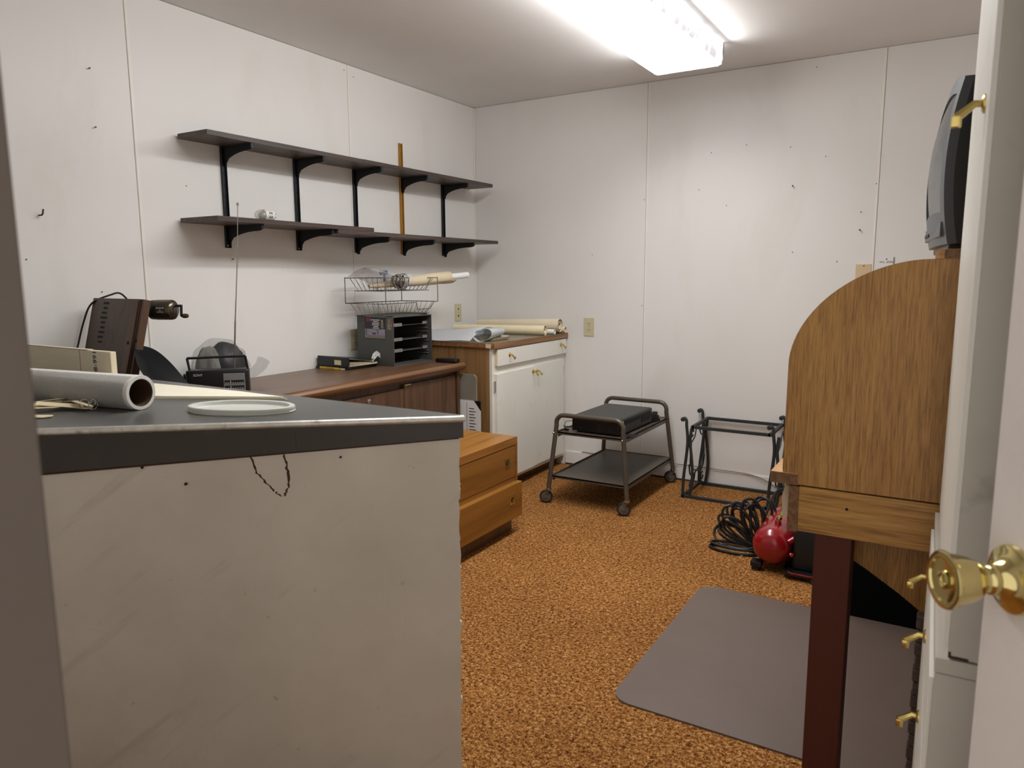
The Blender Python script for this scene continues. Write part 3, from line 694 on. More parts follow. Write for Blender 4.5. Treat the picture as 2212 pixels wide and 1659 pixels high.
MB().grid(lambda u,v: V(.305+.012*math.sin(v*3), -1.15+.07*u, TZ+.02+.06*v+.006*noise.noise(V(u*6,v*6,3))), 8, 8, .001).build('tape', 'plastic2', t, True)
t = thing('blue_clip', 'small blue gray plastic clip lying on the zip bag', 'clip', (.17,-1.13,TZ+.085))
MB().tube(arc((.17,-1.17,TZ+.094), .010, 0, 340, 14, (0,1,0), (0,0,1)), .0045, 8).build('ring', 'blue', t, True)
box('tab', (.165,-1.158,TZ+.082), (.173,-1.118,TZ+.106), 'blue', t, .002); box('stem', (.166,-1.148,TZ+.045), (.171,-1.134,TZ+.084), 'blue', t)
# black case
t = thing('glasses_case', 'flat black case on the end of the credenza', 'case', (.46,-.98,CZ))
MB().obox(tr(.468,-.985,CZ+.0006)@rot('Z',3), (-.068,-.022,0), (.068,.022,.022), .008, 3).build('shell', 'black', t, True)
# boards between credenza and cabinet
t = tag(MB().prism([(.40,.02),(.605,.02),(.612,.68),(.598,.698),(.40,.698)], (0,-.921,0), (1,0,0), (0,0,1), (0,.012,0)).build('gray_board', 'graycard'), 'gray board with a rounded corner wedged beside the plywood cabinet', 'board')
t = thing('leaning_chart', 'white printed sheet with a black corner leaning beside the credenza', 'chart', (.58,-.927,0))
MB().prism([(.42,.01),(.640,.01),(.643,.50),(.600,.553),(.42,.553)], (0,-.925,0), (1,0,0), (0,0,1), (0,.002,0)).build('sheet', 'paper', t)
MB().prism([(.600,.5535),(.6435,.50),(.6435,.5535)], (0,-.926,0), (1,0,0), (0,0,1), (0,.003,0)).build('corner', 'black', t)
for k in range(9): box('print_line', (.566,-.9256,.37+k*.017), (.600+.01*(k%2),-.9252,.374+k*.017), 'ink', t)
box('rule', (.55,-.9256,.02), (.552,-.9252,.54), 'ink', t)

# ================================================================== CORNER CABINET
t = thing('base_cabinet', 'white painted base cabinet with raw plywood side in the corner', 'cabinet', (.35,-.45,0))
KZ = .872; kx = .690; ky = -.878
box('side_panel', (.004,ky,.0), (kx-.018,ky+.016,KZ-.028), 'ply', t)
box('carcass', (.01,ky+.016,.09), (kx-.018,-.010,KZ-.028), 'white', t)
box('toe_kick', (.02,ky+.016,.0), (.635,-.012,.09), 'walnut', t)
ff = box('face_frame', (kx-.018,ky,.062), (kx,-.010,KZ-.028), 'white', t, .001, seg=1)
def knob(parent, p, d=V(1,0,0), side=V(0,1,0)):
    p = V(*p)
    k = MB().lathe([(0,0),(.0125,0),(.0125,.002),(.010,.004),(.006,.005),(0,.005)], p, d, 16).build('knob', 'brass', parent, True)
    MB().tube([tuple(p+d*.003), tuple(p+d*.012+V(0,0,.001)), tuple(p+d*.033+V(0,0,-.017))], [.0042,.0048,.0062], 8).lathe([(0,-.002),(.008,-.002),(.0095,.001),(.008,.004),(0,.005)], p+d*.034+V(0,0,-.018), (d+V(0,0,-.55)), 12).build('stem', 'brass', k, True)
    return k
d = box('drawer', (kx,ky+.030,.742), (kx+.019,-.022,.834), 'white', t, .0015)
box('drawer_edge', (kx+.002,ky+.028,.745), (kx+.016,ky+.0302,.832), 'plate', d)
knob(d, (kx+.019,-.722,.797)); knob(d, (kx+.019,-.095,.803))
d = box('door', (kx,ky+.02,.085), (kx+.019,-.428,.700), 'white', t, .0015); knob(d, (kx+.019,-.455,.672))
box('hinge', (kx,ky+.014,.60), (kx+.012,ky+.021,.66), 'chrome', d)
d = box('door', (kx+.001,-.425,.085), (kx+.012,-.045,.706), 'white', t, .0015); knob(d, (kx+.012,-.395,.668))
for z in (.60,.18): box('hinge', (kx+.001,-.045,z), (kx+.010,-.038,z+.06), 'chrome', d)
box('countertop', (.004,ky-.012,KZ-.028), (kx+.006,-.004,KZ-.001), 'ply', t)
box('top_edge', (kx+.006,ky-.012,KZ-.030), (kx+.024,-.004,KZ-.002), 'cabedge', t, .002)
box('top_edge', (.004,ky-.0145,KZ-.026), (kx+.006,ky-.012,KZ-.004), 'cabedge', t)
box('laminate', (.004,ky-.011,KZ-.001), (kx+.020,-.004,KZ), 'cabtop', t)
box('edge_block', (kx-.03,ky-.016,KZ-.027), (kx+.003,ky-.0145,KZ-.004), 'tan', t)
# drawing sheets and rolls on the cabinet
t = thing('drawing_sheets', 'curled white drawing sheets drooping over the cabinet front corner', 'paper', (.35,-.7,KZ))
def sheet(u, v):
    x = .14+.42*u; y = -.90+.42*v
    z = KZ+.007+.004*math.sin(u*9)+ (.070*math.sin(min(1,v*1.35)*PI)*(.55+.45*u))
    return V(x+.02*math.sin(v*3), y, z+.004*noise.noise(V(u*3,v*3,1)))
MB().grid(sheet, 24, 20, .0009).build('sheet', 'paperblue', t, True)
pc = [(.555,.030),(.585,.004),(.615,.003),(.650,.016),(.672,.040),(.668,.064),(.640,.074),(.60,.068),(.56,.058)]
cp = catmull([(x,0,z) for x, z in pc], 5)
MB().grid(lambda u,v: V(cp[int(u*(len(cp)-1))][0]-.12*v+.02*v*v, -.872+.30*v+.03*u, KZ+.001+cp[int(u*(len(cp)-1))][2]*(1-.2*v)), len(cp)-1, 8, .0009).build('curl', 'paperblue', t, True)
MB().grid(lambda u,v: V(.50+.16*u, -.80+.2*v, KZ+.004+.018*math.sin(u*PI*2.2+.4)*(1-u*.3)+.006), 16, 6, .0009).build('under_sheet', 'cream2', t, True)
def proll(name, label, a, b, r0, r1, m, wall_=.002, ends=True):
    a, b = V(*a), V(*b); ax = (b-a).normalized(); L = (b-a).length
    o = MB().lathe([(r0-wall_,0),(r0,0),((r0+r1)/2*1.02,L*.5),(r1,L),(r1-wall_,L),(r1-wall_,L-.08)], a, ax, 22).build(name, m, None, True)
    MB().lathe([(r1*.55,L-.10),(r1*.62,L-.002),(r1*.52,L-.003),(r1*.50,L-.10)], a, ax, 16).build('inner_wrap', m, o, True)
    return tag(o, label, 'paper roll', 'paper rolls on the corner cabinet')
proll('paper_roll', 'yellowed paper roll in front on the corner cabinet', (.05,-.33,KZ+.030), (.69,-.27,KZ+.031), .024, .030, 'cream')
proll('paper_roll', 'pale paper roll at the back of the corner cabinet', (.10,-.12,KZ+.045), (.705,-.10,KZ+.052), .032, .042, 'cream2')
proll('paper_roll', 'thin white paper tube reaching past the yellowed roll', (.40,-.205,KZ+.017), (.712,-.185,KZ+.017), .015, .016, 'paper')
proll('paper_roll', 'short pale roll tucked under the back paper roll', (.30,-.055,KZ+.021), (.715,-.045,KZ+.021), .019, .020, 'cream2')

# ================================================================== WALL SHELVES
SY = [-2.010,-1.590,-1.176,-.783,-.375]
ordw = ['leftmost','second','middle','fourth','rightmost']
for k, y in enumerate(SY):
    ym = k == 3
    top = 2.002 if ym else 1.835
    lab = 'tall brass coloured slotted shelf standard above the upper shelf' if ym else '%s black slotted shelf standard on the wall%s' % (ordw[k], '' if k in (0,4) else ' counted from the left')
    t = thing('shelf_standard', lab, 'shelf rail', (0,y,1.368), 0, 'slotted shelf standards')
    m = 'yellowmetal' if ym else 'blackmetal'
    MB().box((.0005,y-.0125,1.366),(.004,y+.0125,top)).box((.004,y-.0125,1.366),(.014,y-.0095,top)).box((.004,y+.0095,1.366),(.014,y+.0125,top)).build('rail', m, t)
    for q in range(int((top-1.375)/.026)):
        z = 1.378+q*.026
        if q % 2 == 0 or ym: box('slot', (.004,y-.002,z), (.0046,y+.002,z+.013), 'slot', t)
    for z in (1.378, top-.014): MB().lathe([(0,0),(.005,0),(.004,.002),(0,.0025)], (.004,y,z), (1,0,0), 10).build('screw', 'chrome' if not ym else 'slot', t)
def bracket(y, z, L, drop, lab, grp):
    t = thing('shelf_bracket', lab, 'bracket', (.0,y,z), 0, grp)
    pts = [(.006,0),(L,0),(L,-.022),(L-.012,-.026)]
    for i in range(9):
        f_ = i/8; pts.append((L*.86-(L*.86-.045)*f_, -.028-(drop*.62-.028)*(f_**2.2)))
    pts += [(.030,-drop*.82),(.028,-drop),(.016,-drop),(.006,-drop*.94)]
    MB().prism(pts, (0,y-.0015,z), (1,0,0), (0,0,1), (0,.003,0)).build('web', 'blackmetal', t)
    box('flange', (.006,y-.007,z-.004), (L,y+.007,z-.0005), 'blackmetal', t)
    box('end_lip', (L-.003,y-.007,z-.020), (L+.002,y+.007,z+.006), 'blackmetal', t)
UZ, LZ1, LZ2 = 1.806, 1.4625, 1.4425
for k, y in enumerate(SY):
    bracket(y, UZ-.0005, .200, .085, '%s black bracket under the upper shelf' % ordw[k], 'brackets under the upper shelf')
    z = LZ2-.0005 if k >= 2 else LZ1-.0005
    bracket(y, z, .240, .085, '%s black bracket under the lower shelf' % ordw[k], 'brackets under the lower shelf')
def board(lo, hi, lab): return tag(box('shelf_board', lo, hi, 'shelf', None, .0008, seg=1), lab, 'shelf', 'brown shelf boards')
board((.016,-2.236,UZ), (.206,-1.3205,UZ+.0205), 'left dark brown board of the upper wall shelf')
board((.016,-1.3195,UZ+.0005), (.206,-.098,UZ+.0215), 'right dark brown board of the upper wall shelf')
board((.016,-2.249,LZ1), (.258,-1.313,LZ1+.0195), 'left brown board of the lower shelf overlapping the other')
board((.016,-1.570,LZ2), (.258,-.119,LZ2+.0195), 'right brown board of the lower shelf slipped underneath')
# plug in lamp
t = thing('plug_in_lamp', 'small white plug in lamp with clear lens on the lower shelf', 'night light', (.15,-1.92,LZ1+.0195))
o = V(.145,-1.955,LZ1+.0195+.0265)
ax = V(.10,.99,.03).normalized()
MB().lathe([(0,.030),(.0255,.030),(.0262,.034),(.0262,.072),(.024,.078),(0,.078)], o, ax, 32).build('body', 'white', t, True)
MB().lathe([(.0262,.032),(.0255,.012),(.020,0),(.011,-.008),(0,-.011)], o, ax, 28).build('lens', 'glass', t, True)
MB().lathe([(.022,.028),(.015,.014),(.006,.008),(0,.008)], o, ax, 20).build('reflector', 'reflector', t, True)
u_ = ax.cross(V(0,0,1)).normalized(); w_ = V(0,0,1)
for s_ in (-1,1):
    MB().tube([tuple(o+ax*.078+w_*.008*s_), tuple(o+ax*.100+w_*.008*s_)], .0014, 6).build('prong', 'chrome', t)
    for q in range(2):
        c0 = o+ax*(.048+.010*q)+u_*.0255+w_*(.008*s_)
        MB().box(tuple(c0-V(.002,.0012,.005)), tuple(c0+V(.002,.0012,.005))).build('vent', 'slot', t)

# ================================================================== NIGHTSTAND
t = thing('drawer_chest', 'honey coloured two drawer wooden chest behind the counter', 'chest of drawers', (.82,-1.52,0))
nx, ny0, ny1, nz = 1.078, -1.80, -1.262, .470
box('body', (.56,ny0,.085), (nx-.014,ny1,nz-.038), 'honey', t, .001)
box('top', (.56,ny0-.001,nz-.038), (nx,ny1+.001,nz), 'honeytop', t, .002)
box('stile', (nx-.014,ny1-.016,.255), (nx,ny1,nz-.038), 'honey', t); box('rail', (nx-.014,ny0+.004,.252), (nx-.004,ny1-.016,.275), 'honey', t)
d = box('drawer', (nx-.014,ny0+.012,.277), (nx-.002,ny1-.018,nz-.041), 'honey', t, .001)
d2 = box('drawer', (nx-.010,ny0,.083), (nx+.024,ny1+.002,.252), 'honey', t, .002)
for dd_, x_, y_, z_ in ((d,nx-.002,-1.352,.357),(d2,nx+.024,-1.352,.180)):
    p = box('pull', (x_-.001,y_-.022,z_-.024), (x_+.002,y_+.022,z_+.024), 'brass', dd_, .001)
    MB().lathe([(0,0),(.013,0),(.013,.0008),(0,.0008)], (x_+.002,y_,z_), (1,0,0), 20).build('recess', 'slot', p)
    box('ring', (x_+.002,y_-.004,z_-.013), (x_+.006,y_+.004,z_+.006), 'brass', p, .001)
box('plinth', (.60,ny0+.02,.0), (1.050,ny1-.012,.085), 'walnut', t)

# ================================================================== CART
t = thing('utility_cart', 'bronze metal utility cart on casters by the back wall', 'cart', (1.24,-.45,0))
xl0, xr0, xl1, xr1 = 1.005, 1.462, 1.040, 1.418
yn0, yn1, yf0, yf1 = -.808, -.775, -.088, -.118
zt = .492
for yb_, yt_ in ((yn0,yn1),(yf0,yf1)):
    p = [(xl0,yb_,.085)]+[(xl1-.004,yt_,zt-.055)]
    p += [tuple(V(xl1+.040,yt_,zt-.045)+V(-.045*math.cos(a_),0,.045*math.sin(a_))) for a_ in [math.radians(q) for q in range(0,91,15)]]
    p += [tuple(V(xr1-.040,yt_,zt-.045)+V(.045*math.sin(a_),0,.045*math.cos(a_))) for a_ in [math.radians(q) for q in range(0,91,15)]]
    p += [(xr1+.004,yt_,zt-.055),(xr0,yb_,.085)]
    MB().tube(p, .0125, 10).build('handle_frame', 'bronze', t, True)
def tray(z, x0, x1, y0, y1, m, nm):
    s_ = box(nm, (x0,y0,z-.006), (x1,y1,z), m, t)
    box('rim', (x0,y0,z-.026), (x0+.004,y1,z+.008), 'bronze', s_); box('rim', (x1-.004,y0,z-.026), (x1,y1,z+.004), 'bronze', s_)
    box('rim', (x0,y0,z-.014), (x1,y0+.004,z+.003), 'bronze', s_); box('rim', (x0,y1-.004,z-.014), (x1,y1,z+.003), 'bronze', s_)
tray(.400, 1.048, 1.428, -.782, -.112, 'cartshelf', 'upper_shelf')
tray(.158, 1.024, 1.452, -.798, -.098, 'bronzeshelf', 'lower_shelf')
for x_, y_, z_ in ((1.033,-.797,.395),(1.428,-.797,.395),(1.028,-.12,.395),(1.436,-.10,.395)):
    MB().lathe([(0,0),(.006,0),(.004,.003),(0,.004)], (x_,y_-.008,z_), (0,-1,0), 10).build('bolt', 'chrome', t)
for x_, y_ in ((xl0,yn0),(xr0,yn0),(xl0,yf0),(xr0,yf0)):
    c_ = thing_c = MB().lathe([(.012,0),(.016,0),(.016,.012),(.012,.012)], (x_,y_,.078), (0,0,1), 14).build('caster', 'chrome', t, True)
    wa = V(.35,-.94,0).normalized(); wc = V(x_-.018,y_+.006,.036)
    MB().lathe([(0,-.010),(.028,-.010),(.034,-.009),(.036,-.005),(.036,.005),(.034,.009),(.028,.010),(0,.010)], wc, wa, 26).build('tire', 'rubber', c_, True)
    MB().lathe([(0,.0105),(.027,.0105),(.027,.012),(.012,.013),(.006,.016),(0,.016)], wc, wa, 22).build('hub', 'wheel', c_, True)
    MB().prism([(-.006,.0),(.022,.042),(.026,.06),(-.002,.06),(-.012,.02)], tuple(wc+wa*.013), (1,0,0), (0,0,.75), tuple(wa*.002)).build('fork', 'wheel', c_)
# video recorder
t = thing('video_recorder', 'dusty black video recorder on top of the metal cart', 'video recorder', (1.25,-.52,.400))
vm = tr(1.113,-.742,.4005)@rot('Z',-1)
MB().obox(vm, (0,0,.008), (.275,.44,.090), .003).build('case', 'vcr', t)
MB().obox(vm, (.275,.006,.010), (.284,.434,.088), .002).build('front_panel', 'black', t)
MB().obox(vm, (.284,.05,.055), (.286,.26,.076)).build('cassette_door', 'slot', t); MB().obox(vm, (.284,.28,.030), (.286,.41,.075)).build('display_panel', 'slot', t)
MB().obox(vm, (.284,.016,.066), (.2855,.034,.080)).build('sticker', 'yellow', t)
for p in ((.05,.0),(.22,.0)): MB().lathe([(0,0),(.007,0),(.006,.002),(0,.003)], vm@V(p[0],-.001,.022), (0,-1,0), 12).build('screw', 'blackmetal', t)
for p in ((.03,.03),(.25,.03),(.03,.41),(.25,.41)): MB().lathe([(0,0),(.012,0),(.012,.009),(0,.009)], vm@V(p[0],p[1],0), (0,0,1), 12).build('foot', 'rubber', t)
MB().obox(vm, (.287,.02,.0), (.345,.09,.004), .001).build('loose_strip', 'blackmetal', t)
MB().tube(catmull([(1.115,-.745,.46),(1.085,-.76,.455),(1.082,-.765,.425),(1.11,-.752,.418)]), .002, 6).build('cable_loop', 'wire', t, True)
t = thing('power_adapter', 'small black plug at the cart corner', 'plug', (1.07,-.74,.40)); MB().obox(tr(1.072,-.725,.4005)@rot('Z',25), (-.012,-.012,0), (.012,.012,.022), .003).build('plug_body', 'black', t); MB().tube([(1.07,-.735,.415),(1.064,-.748,.43)], .003, 6).build('pin', 'chrome', t)
t = thing('cable_bundle', 'tangle of black cables with white plugs behind the recorder', 'cables', (1.25,-.22,.40))
for k in range(7):
    MB().tube(catmull([(1.10+.015*k,-.25+.012*math.sin(k),.408+.010*(k%3)),(1.16+.01*k,-.20+.02*math.cos(k),.43+.012*(k%3)),(1.26+.012*k,-.21+.02*math.sin(k*2),.425+.009*(k%4)),(1.37,-.22-.012*k,.412)]), .0045, 6).build('cable', 'black', t, True)
for x_, y_ in ((1.245,-.215),(1.285,-.235)): MB().obox(tr(x_,y_,.450)@rot('Z',-25), (-.018,-.009,-.008), (.018,.009,.012), .003).build('white_plug', 'paper', t)
t = thing('cable_ends', 'stack of black ribbed cable ends on the cart shelf', 'cables', (1.40,-.28,.40))
for k in range(3):
    MB().obox(tr(1.395,-.275,.4005+.018*k)@rot('Z',-30+14*k), (-.012,-.05,0), (.012,.05,.017), .004).build('ribbed_end', 'black', t)
    for q in range(5): MB().obox(tr(1.395,-.275,.4005+.018*k)@rot('Z',-30+14*k), (-.0135,-.045+.02*q,.003), (.0135,-.038+.02*q,.0185)).build('rib', 'rubber', t)

# ================================================================== WROUGHT IRON STAND
t = thing('iron_stand', 'wrought iron scrollwork table frame on the carpet', 'stand', (1.84,-.18,0))
sx0, sx1, sy0, sy1 = 1.603, 2.030, -.332, -.030
b_ = .008
for z_, x0_, x1_, y0_, y1_ in ((.008,sx0,sx1+.03,sy0,sy1),(.405,sx0+.044,sx1+.03,sy0+.004,sy1)):
    fr = MB()
    fr.box((x0_,y0_-b_,z_-b_),(x1_,y0_+b_,z_+b_)).box((x0_,y1_-b_,z_-b_),(x1_,y1_+b_,z_+b_)).box((x0_-b_,y0_-b_,z_-b_),(x0_+b_,y1_+b_,z_+b_)).box((x1_-b_,y0_-b_,z_-b_),(x1_+b_,y1_+b_,z_+b_))
    fr.build('frame_ring', 'iron', t)
def sidef(x, sgn):
    for y in (sy0, sy1):      # tall outer post with a curled head
        p = catmull([(x,y,.008),(x+.003*sgn,y,.12),(x+.016*sgn,y,.25),(x+.020*sgn,y,.33),(x+.012*sgn,y,.41),(x+.010*sgn,y,.440),(x,y,.452),(x-.010*sgn,y,.446)], 5)
        MB().tube(p, .0085, 8).build('post', 'iron', t, True)
        MB().lathe([(0,-.011),(.011,-.008),(.013,0),(.011,.008),(0,.011)], (x-.010*sgn,y,.444), (0,1,0), 12).build('curl', 'iron', t, True)
        p = catmull([(x+.040*sgn,y,.398),(x+.034*sgn,y,.32),(x+.046*sgn,y,.22),(x+.052*sgn,y,.12),(x+.040*sgn,y,.016)], 5)
        MB().tube(p, .0085, 8).build('leg', 'iron', t, True)
    ym = (sy0+sy1)/2; xs = x+.030*sgn
    for s_ in (-1, 1):
        w_ = lambda a_, z_: (xs, ym+s_*a_, z_)
        MB().tube(catmull([w_(.145,.30),w_(.06,.33),w_(.03,.375),w_(.0,.400)], 6), .0042, 6).build('scroll', 'iron', t, True)
        MB().tube(arc(w_(.105,.365), .024, 0, 320, 14, (0,1,0), (0,0,1)), .004, 6).build('scroll', 'iron', t, True)
        MB().tube(catmull([w_(.145,.36),w_(.115,.30),w_(.125,.20),w_(.08,.15),w_(.0,.125)], 6), .0042, 6).build('scroll', 'iron', t, True)
        MB().tube(catmull([w_(.145,.19),w_(.12,.13),w_(.06,.115),w_(.0,.125)], 6), .0042, 6).build('scroll', 'iron', t, True)
        MB().tube(catmull([w_(.03,.12),w_(.055,.07),w_(.10,.035),w_(.14,.02)], 6), .0042, 6).build('scroll', 'iron', t, True)
        MB().tube(arc(w_(.105,.07), .022, 40, 360, 14, (0,1,0), (0,0,1)), .004, 6).build('scroll', 'iron', t, True)
sidef(sx0, 1); sidef(sx1+.035, 1)
# loose wire along the baseboard
tag(MB().tube(catmull([(.82,-.006,.096),(.96,-.012,.097),(1.25,-.012,.096),(1.55,-.012,.101),(1.72,-.014,.099),(1.88,-.014,.096),(1.98,-.02,.075),(2.06,-.02,.03),(2.12,-.02,.004)], 6), .0032, 6).build('loose_wire', 'wirebrown', None, True), 'thin brown wire drooping along the baseboard', 'wire')

# ================================================================== AIR COMPRESSOR
t = thing('air_compressor', 'small red air compressor tank on the carpet near the desk', 'air compressor', (2.27,-1.0,0))
tc = V(2.253,-1.195,.112); R_ = .081
MB().lathe([(0,-.012),(.02,-.0115),(.04,-.008),(.058,.001),(.070,.014),(.078,.032),(R_,.055),(R_,.36),(.078,.385),(.06,.41),(.03,.424),(0,.428)], tc, (0,1,0), 40).build('tank', 'red', t, True)
MB().lathe([(.0,0),(.014,0),(.013,.018),(.010,.022),(0,.022)], tc+V(.012,.085,R_-.004), (0,0,1), 14).build('port', 'red', t, True)
MB().lathe([(0,0),(.008,0),(.011,.006),(.011,.016),(.007,.020),(.009,.026),(.009,.044),(0,.046)], tc+V(.012,.085,R_+.016), (.35,.4,.85), 12).build('coupler', 'brass', t, True)
MB().tube([tuple(tc+V(.066,.03,.028)), tuple(tc+V(.135,.075,.075))], .0125, 12).build('handle_bar', 'red', t, True)
MB().lathe([(0,0),(.010,0),(.010,.008),(.006,.014),(0,.014)], tc+V(R_-.003,.02,-.02), (1,-.2,0), 12).build('drain_plug', 'red', t, True)
MB().box((2.335,-1.17,.028),(2.47,-.85,.215), .02, 3).build('motor_shroud', 'black', t, True)
MB().prism([(0,0),(.13,0),(.15,.02),(.15,.30),(.13,.32),(0,.32),(-.02,.30),(-.02,.02)], (2.325,-1.215,.018), (1,0,0), (0,1,0), (0,0,.012)).build('motor_plate', 'black', t)
MB().tube([(2.33,-1.205,.030),(2.345,-1.217,.030),(2.445,-1.217,.030),(2.46,-1.205,.034)], .003, 6).build('plate_edge', 'red', t, True)
MB().box((2.175,-1.19,.018),(2.22,-1.14,.040), .003).box((2.175,-.90,.018),(2.33,-.86,.040), .003).build('bracket', 'black', t)
for x_, y_ in ((2.195,-1.165),(2.43,-1.20),(2.195,-.88),(2.44,-.90)): MB().lathe([(0,0),(.020,0),(.018,.018),(0,.018)], (x_,y_,.0005), (0,0,1), 14).build('rubber_foot', 'rubber', t, True)
t = thing('air_hose', 'loosely coiled shiny black air hose beside the compressor', 'hose', (2.1,-.85,0))
g = random.Random(5); hub = V(2.158,-.975,.035)
for k in range(14):
    th = math.radians(6+k*6.9+g.uniform(-3,3)); L = .098+g.uniform(-.008,.012)
    dv = V(-math.cos(th), g.uniform(-.25,.25)+.25*math.sin(th), math.sin(th)).normalized()
    sd = dv.cross(V(g.uniform(-.5,.5), -.9, g.uniform(-.2,.6))).normalized(); wd = .026+g.uniform(0,.020)
    c_ = hub+dv*L
    pts = [tuple(c_-dv*(L*math.cos(q*2*PI/20))+sd*wd*math.sin(q*2*PI/20)*(1.15-.35*math.cos(q*2*PI/20))) for q in range(20)]
    pts = [(x,y,max(z,.007)) for x,y,z in pts]
    MB().tube(pts, .0062, 8, True).build('hose_loop', 'black', t, True)
pts = [(2.055+.105*math.cos(q*2*PI/28)+.005, -1.015+.040*math.sin(q*2*PI/28), .008) for q in range(28)]
MB().tube(pts, .0062, 8, True).build('hose_loop', 'black', t, True)
MB().tube([(x,y+.02,.02) for x,y,z in pts], .0062, 8, True).build('hose_loop', 'black', t, True)
MB().tube(catmull([(2.15,-.95,.03),(2.155,-.84,.12),(2.18,-.72,.22),(2.235,-.645,.215)]), .0062, 8).build('hose_end', 'black', t, True)
t = thing('inflator_nozzle', 'red plastic nozzle at the end of the black hose', 'nozzle', (2.26,-.62,.2))
MB().obox(tr(2.262,-.63,.205)@rot('Z',-15)@rot('Y',25), (-.022,-.02,-.018), (.06,.02,.022), .004).build('grip', 'red', t, True)
MB().tube([(2.30,-.625,.19),(2.32,-.62,.10),(2.33,-.62,.012)], .014, 10).build('wand', 'red', t, True)
t = tag(MB().tube([(2.105,-1.06,.003),(2.12,-1.045,.004),(2.128,-1.035,.003)], .0018, 6).build('straw_bit', 'cream'), 'tiny pale sliver of straw lying on the carpet', 'straw')

# ================================================================== CHAIR MAT
rr = .06; x0_, x1_, y0_, y1_ = 2.050, 3.10, -2.375, -1.445
pts = []
for cx_, cy_, a0_ in ((x1_-rr,y0_+rr,270),(x1_-rr,y1_-rr,0),(x0_+rr,y1_-rr,90),(x0_+rr,y0_+rr,180)):
    pts += [(cx_+rr*math.cos(math.radians(a0_+q*15)), cy_+rr*math.sin(math.radians(a0_+q*15))) for q in range(7)]
tag(MB().prism(pts, (0,0,.0005), (1,0,0), (0,1,0), (0,0,.005), .0018).build('chair_mat', 'mat'), 'gray plastic chair mat with rounded corners on the carpet', 'floor mat')

# ================================================================== ROLL TOP DESK
t = thing('rolltop_desk', 'oak roll top desk seen from its end', 'desk', (2.9,-1.95,0))
dy0, dy1, dxb = -2.500, -1.330, 3.30
cs = []
for k in range(25):
    a_ = (PI/2)*k/24; e_ = 2/1.85
    cs.append((2.79-.263*math.cos(a_)**e_, 1.033+.228*math.sin(a_)**e_))
prof = [(2.532,.757),(2.5255,.79)]+cs+[(dxb,1.261),(dxb,.757)]
for y in (dy0, dy1-.02): MB().prism(prof, (0,y,0), (1,0,0), (0,0,1), (0,.02,0)).build('side_panel', 'oak', t)
# tambour slats
sl = [(x+.012, z-.010) for x, z in [(2.5275,.80+.0245*k) for k in range(10)]+cs[1:]]
acc = []; last = None
for p in sl:
    if last is None or (V(p[0],0,p[1])-V(last[0],0,last[1])).length > .021: acc.append(p); last = p
for p, q in zip(acc, acc[1:]):
    dv = V(q[0]-p[0],0,q[1]-p[1]); nv = V(dv.z,0,-dv.x).normalized(); L_ = dv.length
    mm = frame((p[0],dy0+.021,p[1]), dv, (0,1,0), nv)
    MB().obox(mm, (.001,0,-.004), (L_-.001,dy1-dy0-.042,.006), .002, 1).build('slat', 'oaky', t)
box('back_panel', (dxb-.012,dy0+.02,.757), (dxb,dy1-.02,1.25), 'oak', t)
box('top_board', (2.798,dy0-.001,1.2615), (dxb,dy1+.001,1.280), 'oaky', t)
box('top_board_end', (2.814,dy0-.0016,1.262), (dxb,dy0-.001,1.2795), 'oakend', t)
box('desktop', (2.5605,dy0+.021,.757), (dxb-.012,dy1-.021,.782), 'oaky', t)
box('front_ledge', (2.500,dy0-.001,.755), (2.5605,dy1,.782), 'oaky', t, .001)
box('ledge_end', (2.501,dy0-.002,.756), (2.560,dy0-.001,.781), 'oakend', t)
box('rail', (2.564,dy0+.001,.648), (dxb,dy0+.021,.753), 'oakh', t); box('rail', (2.564,dy1-.021,.648), (dxb,dy1,.753), 'oakh', t)
box('front_rail', (2.541,dy0,.645), (2.5635,dy1,.752), 'oakend', t)
MB().lathe([(0,0),(.0035,0),(.003,.0012),(0,.0012)], (2.665,dy0+.001,.715), (0,-1,0), 10).build('screw_hole', 'slot', t)
dr_ = MB().prism([(0,0),(.020,0),(.020,.078),(.004,.078),(-.002,.05),(.0,.02)], (2.520,dy0+.05,.660), (1,0,0), (0,0,1), (0,1.05,0)).build('pencil_drawer', 'tan', t)
box('drawer_slide', (2.533,dy0+.045,.662), (2.539,dy0+.06,.735), 'chrome', dr_)
for y in (dy0+.003, dy1-.078):
    box('leg', (2.602,y,0), (2.679,y+.075,.648), 'redleg', t, .003)
    box('leg', (dxb-.085,y,0), (dxb-.01,y+.075,.648), 'redleg', t, .003)
ap = [(2.60,.650),(2.60,.600),(2.666,.566),(2.702,.547),(2.732,.528),(2.772,.503),(2.807,.478),(2.837,.454),(2.90,.39),(3.0,.30),(3.25,.22),(3.25,.650)]
MB().prism(ap, (0,-2.392,0), (1,0,0), (0,0,1), (0,.014,0)).build('arched_panel', 'oak', t)
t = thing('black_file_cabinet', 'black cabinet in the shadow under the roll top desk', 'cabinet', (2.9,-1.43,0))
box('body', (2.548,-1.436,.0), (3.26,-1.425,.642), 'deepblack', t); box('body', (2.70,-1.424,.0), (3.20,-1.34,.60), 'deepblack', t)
# woven basket by the desk
t = thing('woven_basket', 'dark woven basket beside the white drawers', 'basket', (2.95,-2.56,0))
def wv(z0, z1, off):
    return box('weave', (2.816+off,-2.538,z0), (2.98,-2.506,z1), 'wicker', t, .002, seg=1)
for k in range(17): wv(.010+.030*k, .037+.030*k, .0025 if k % 2 else 0)
box('liner', (2.824,-2.536,.0), (2.975,-2.508,.515), 'gap', t)

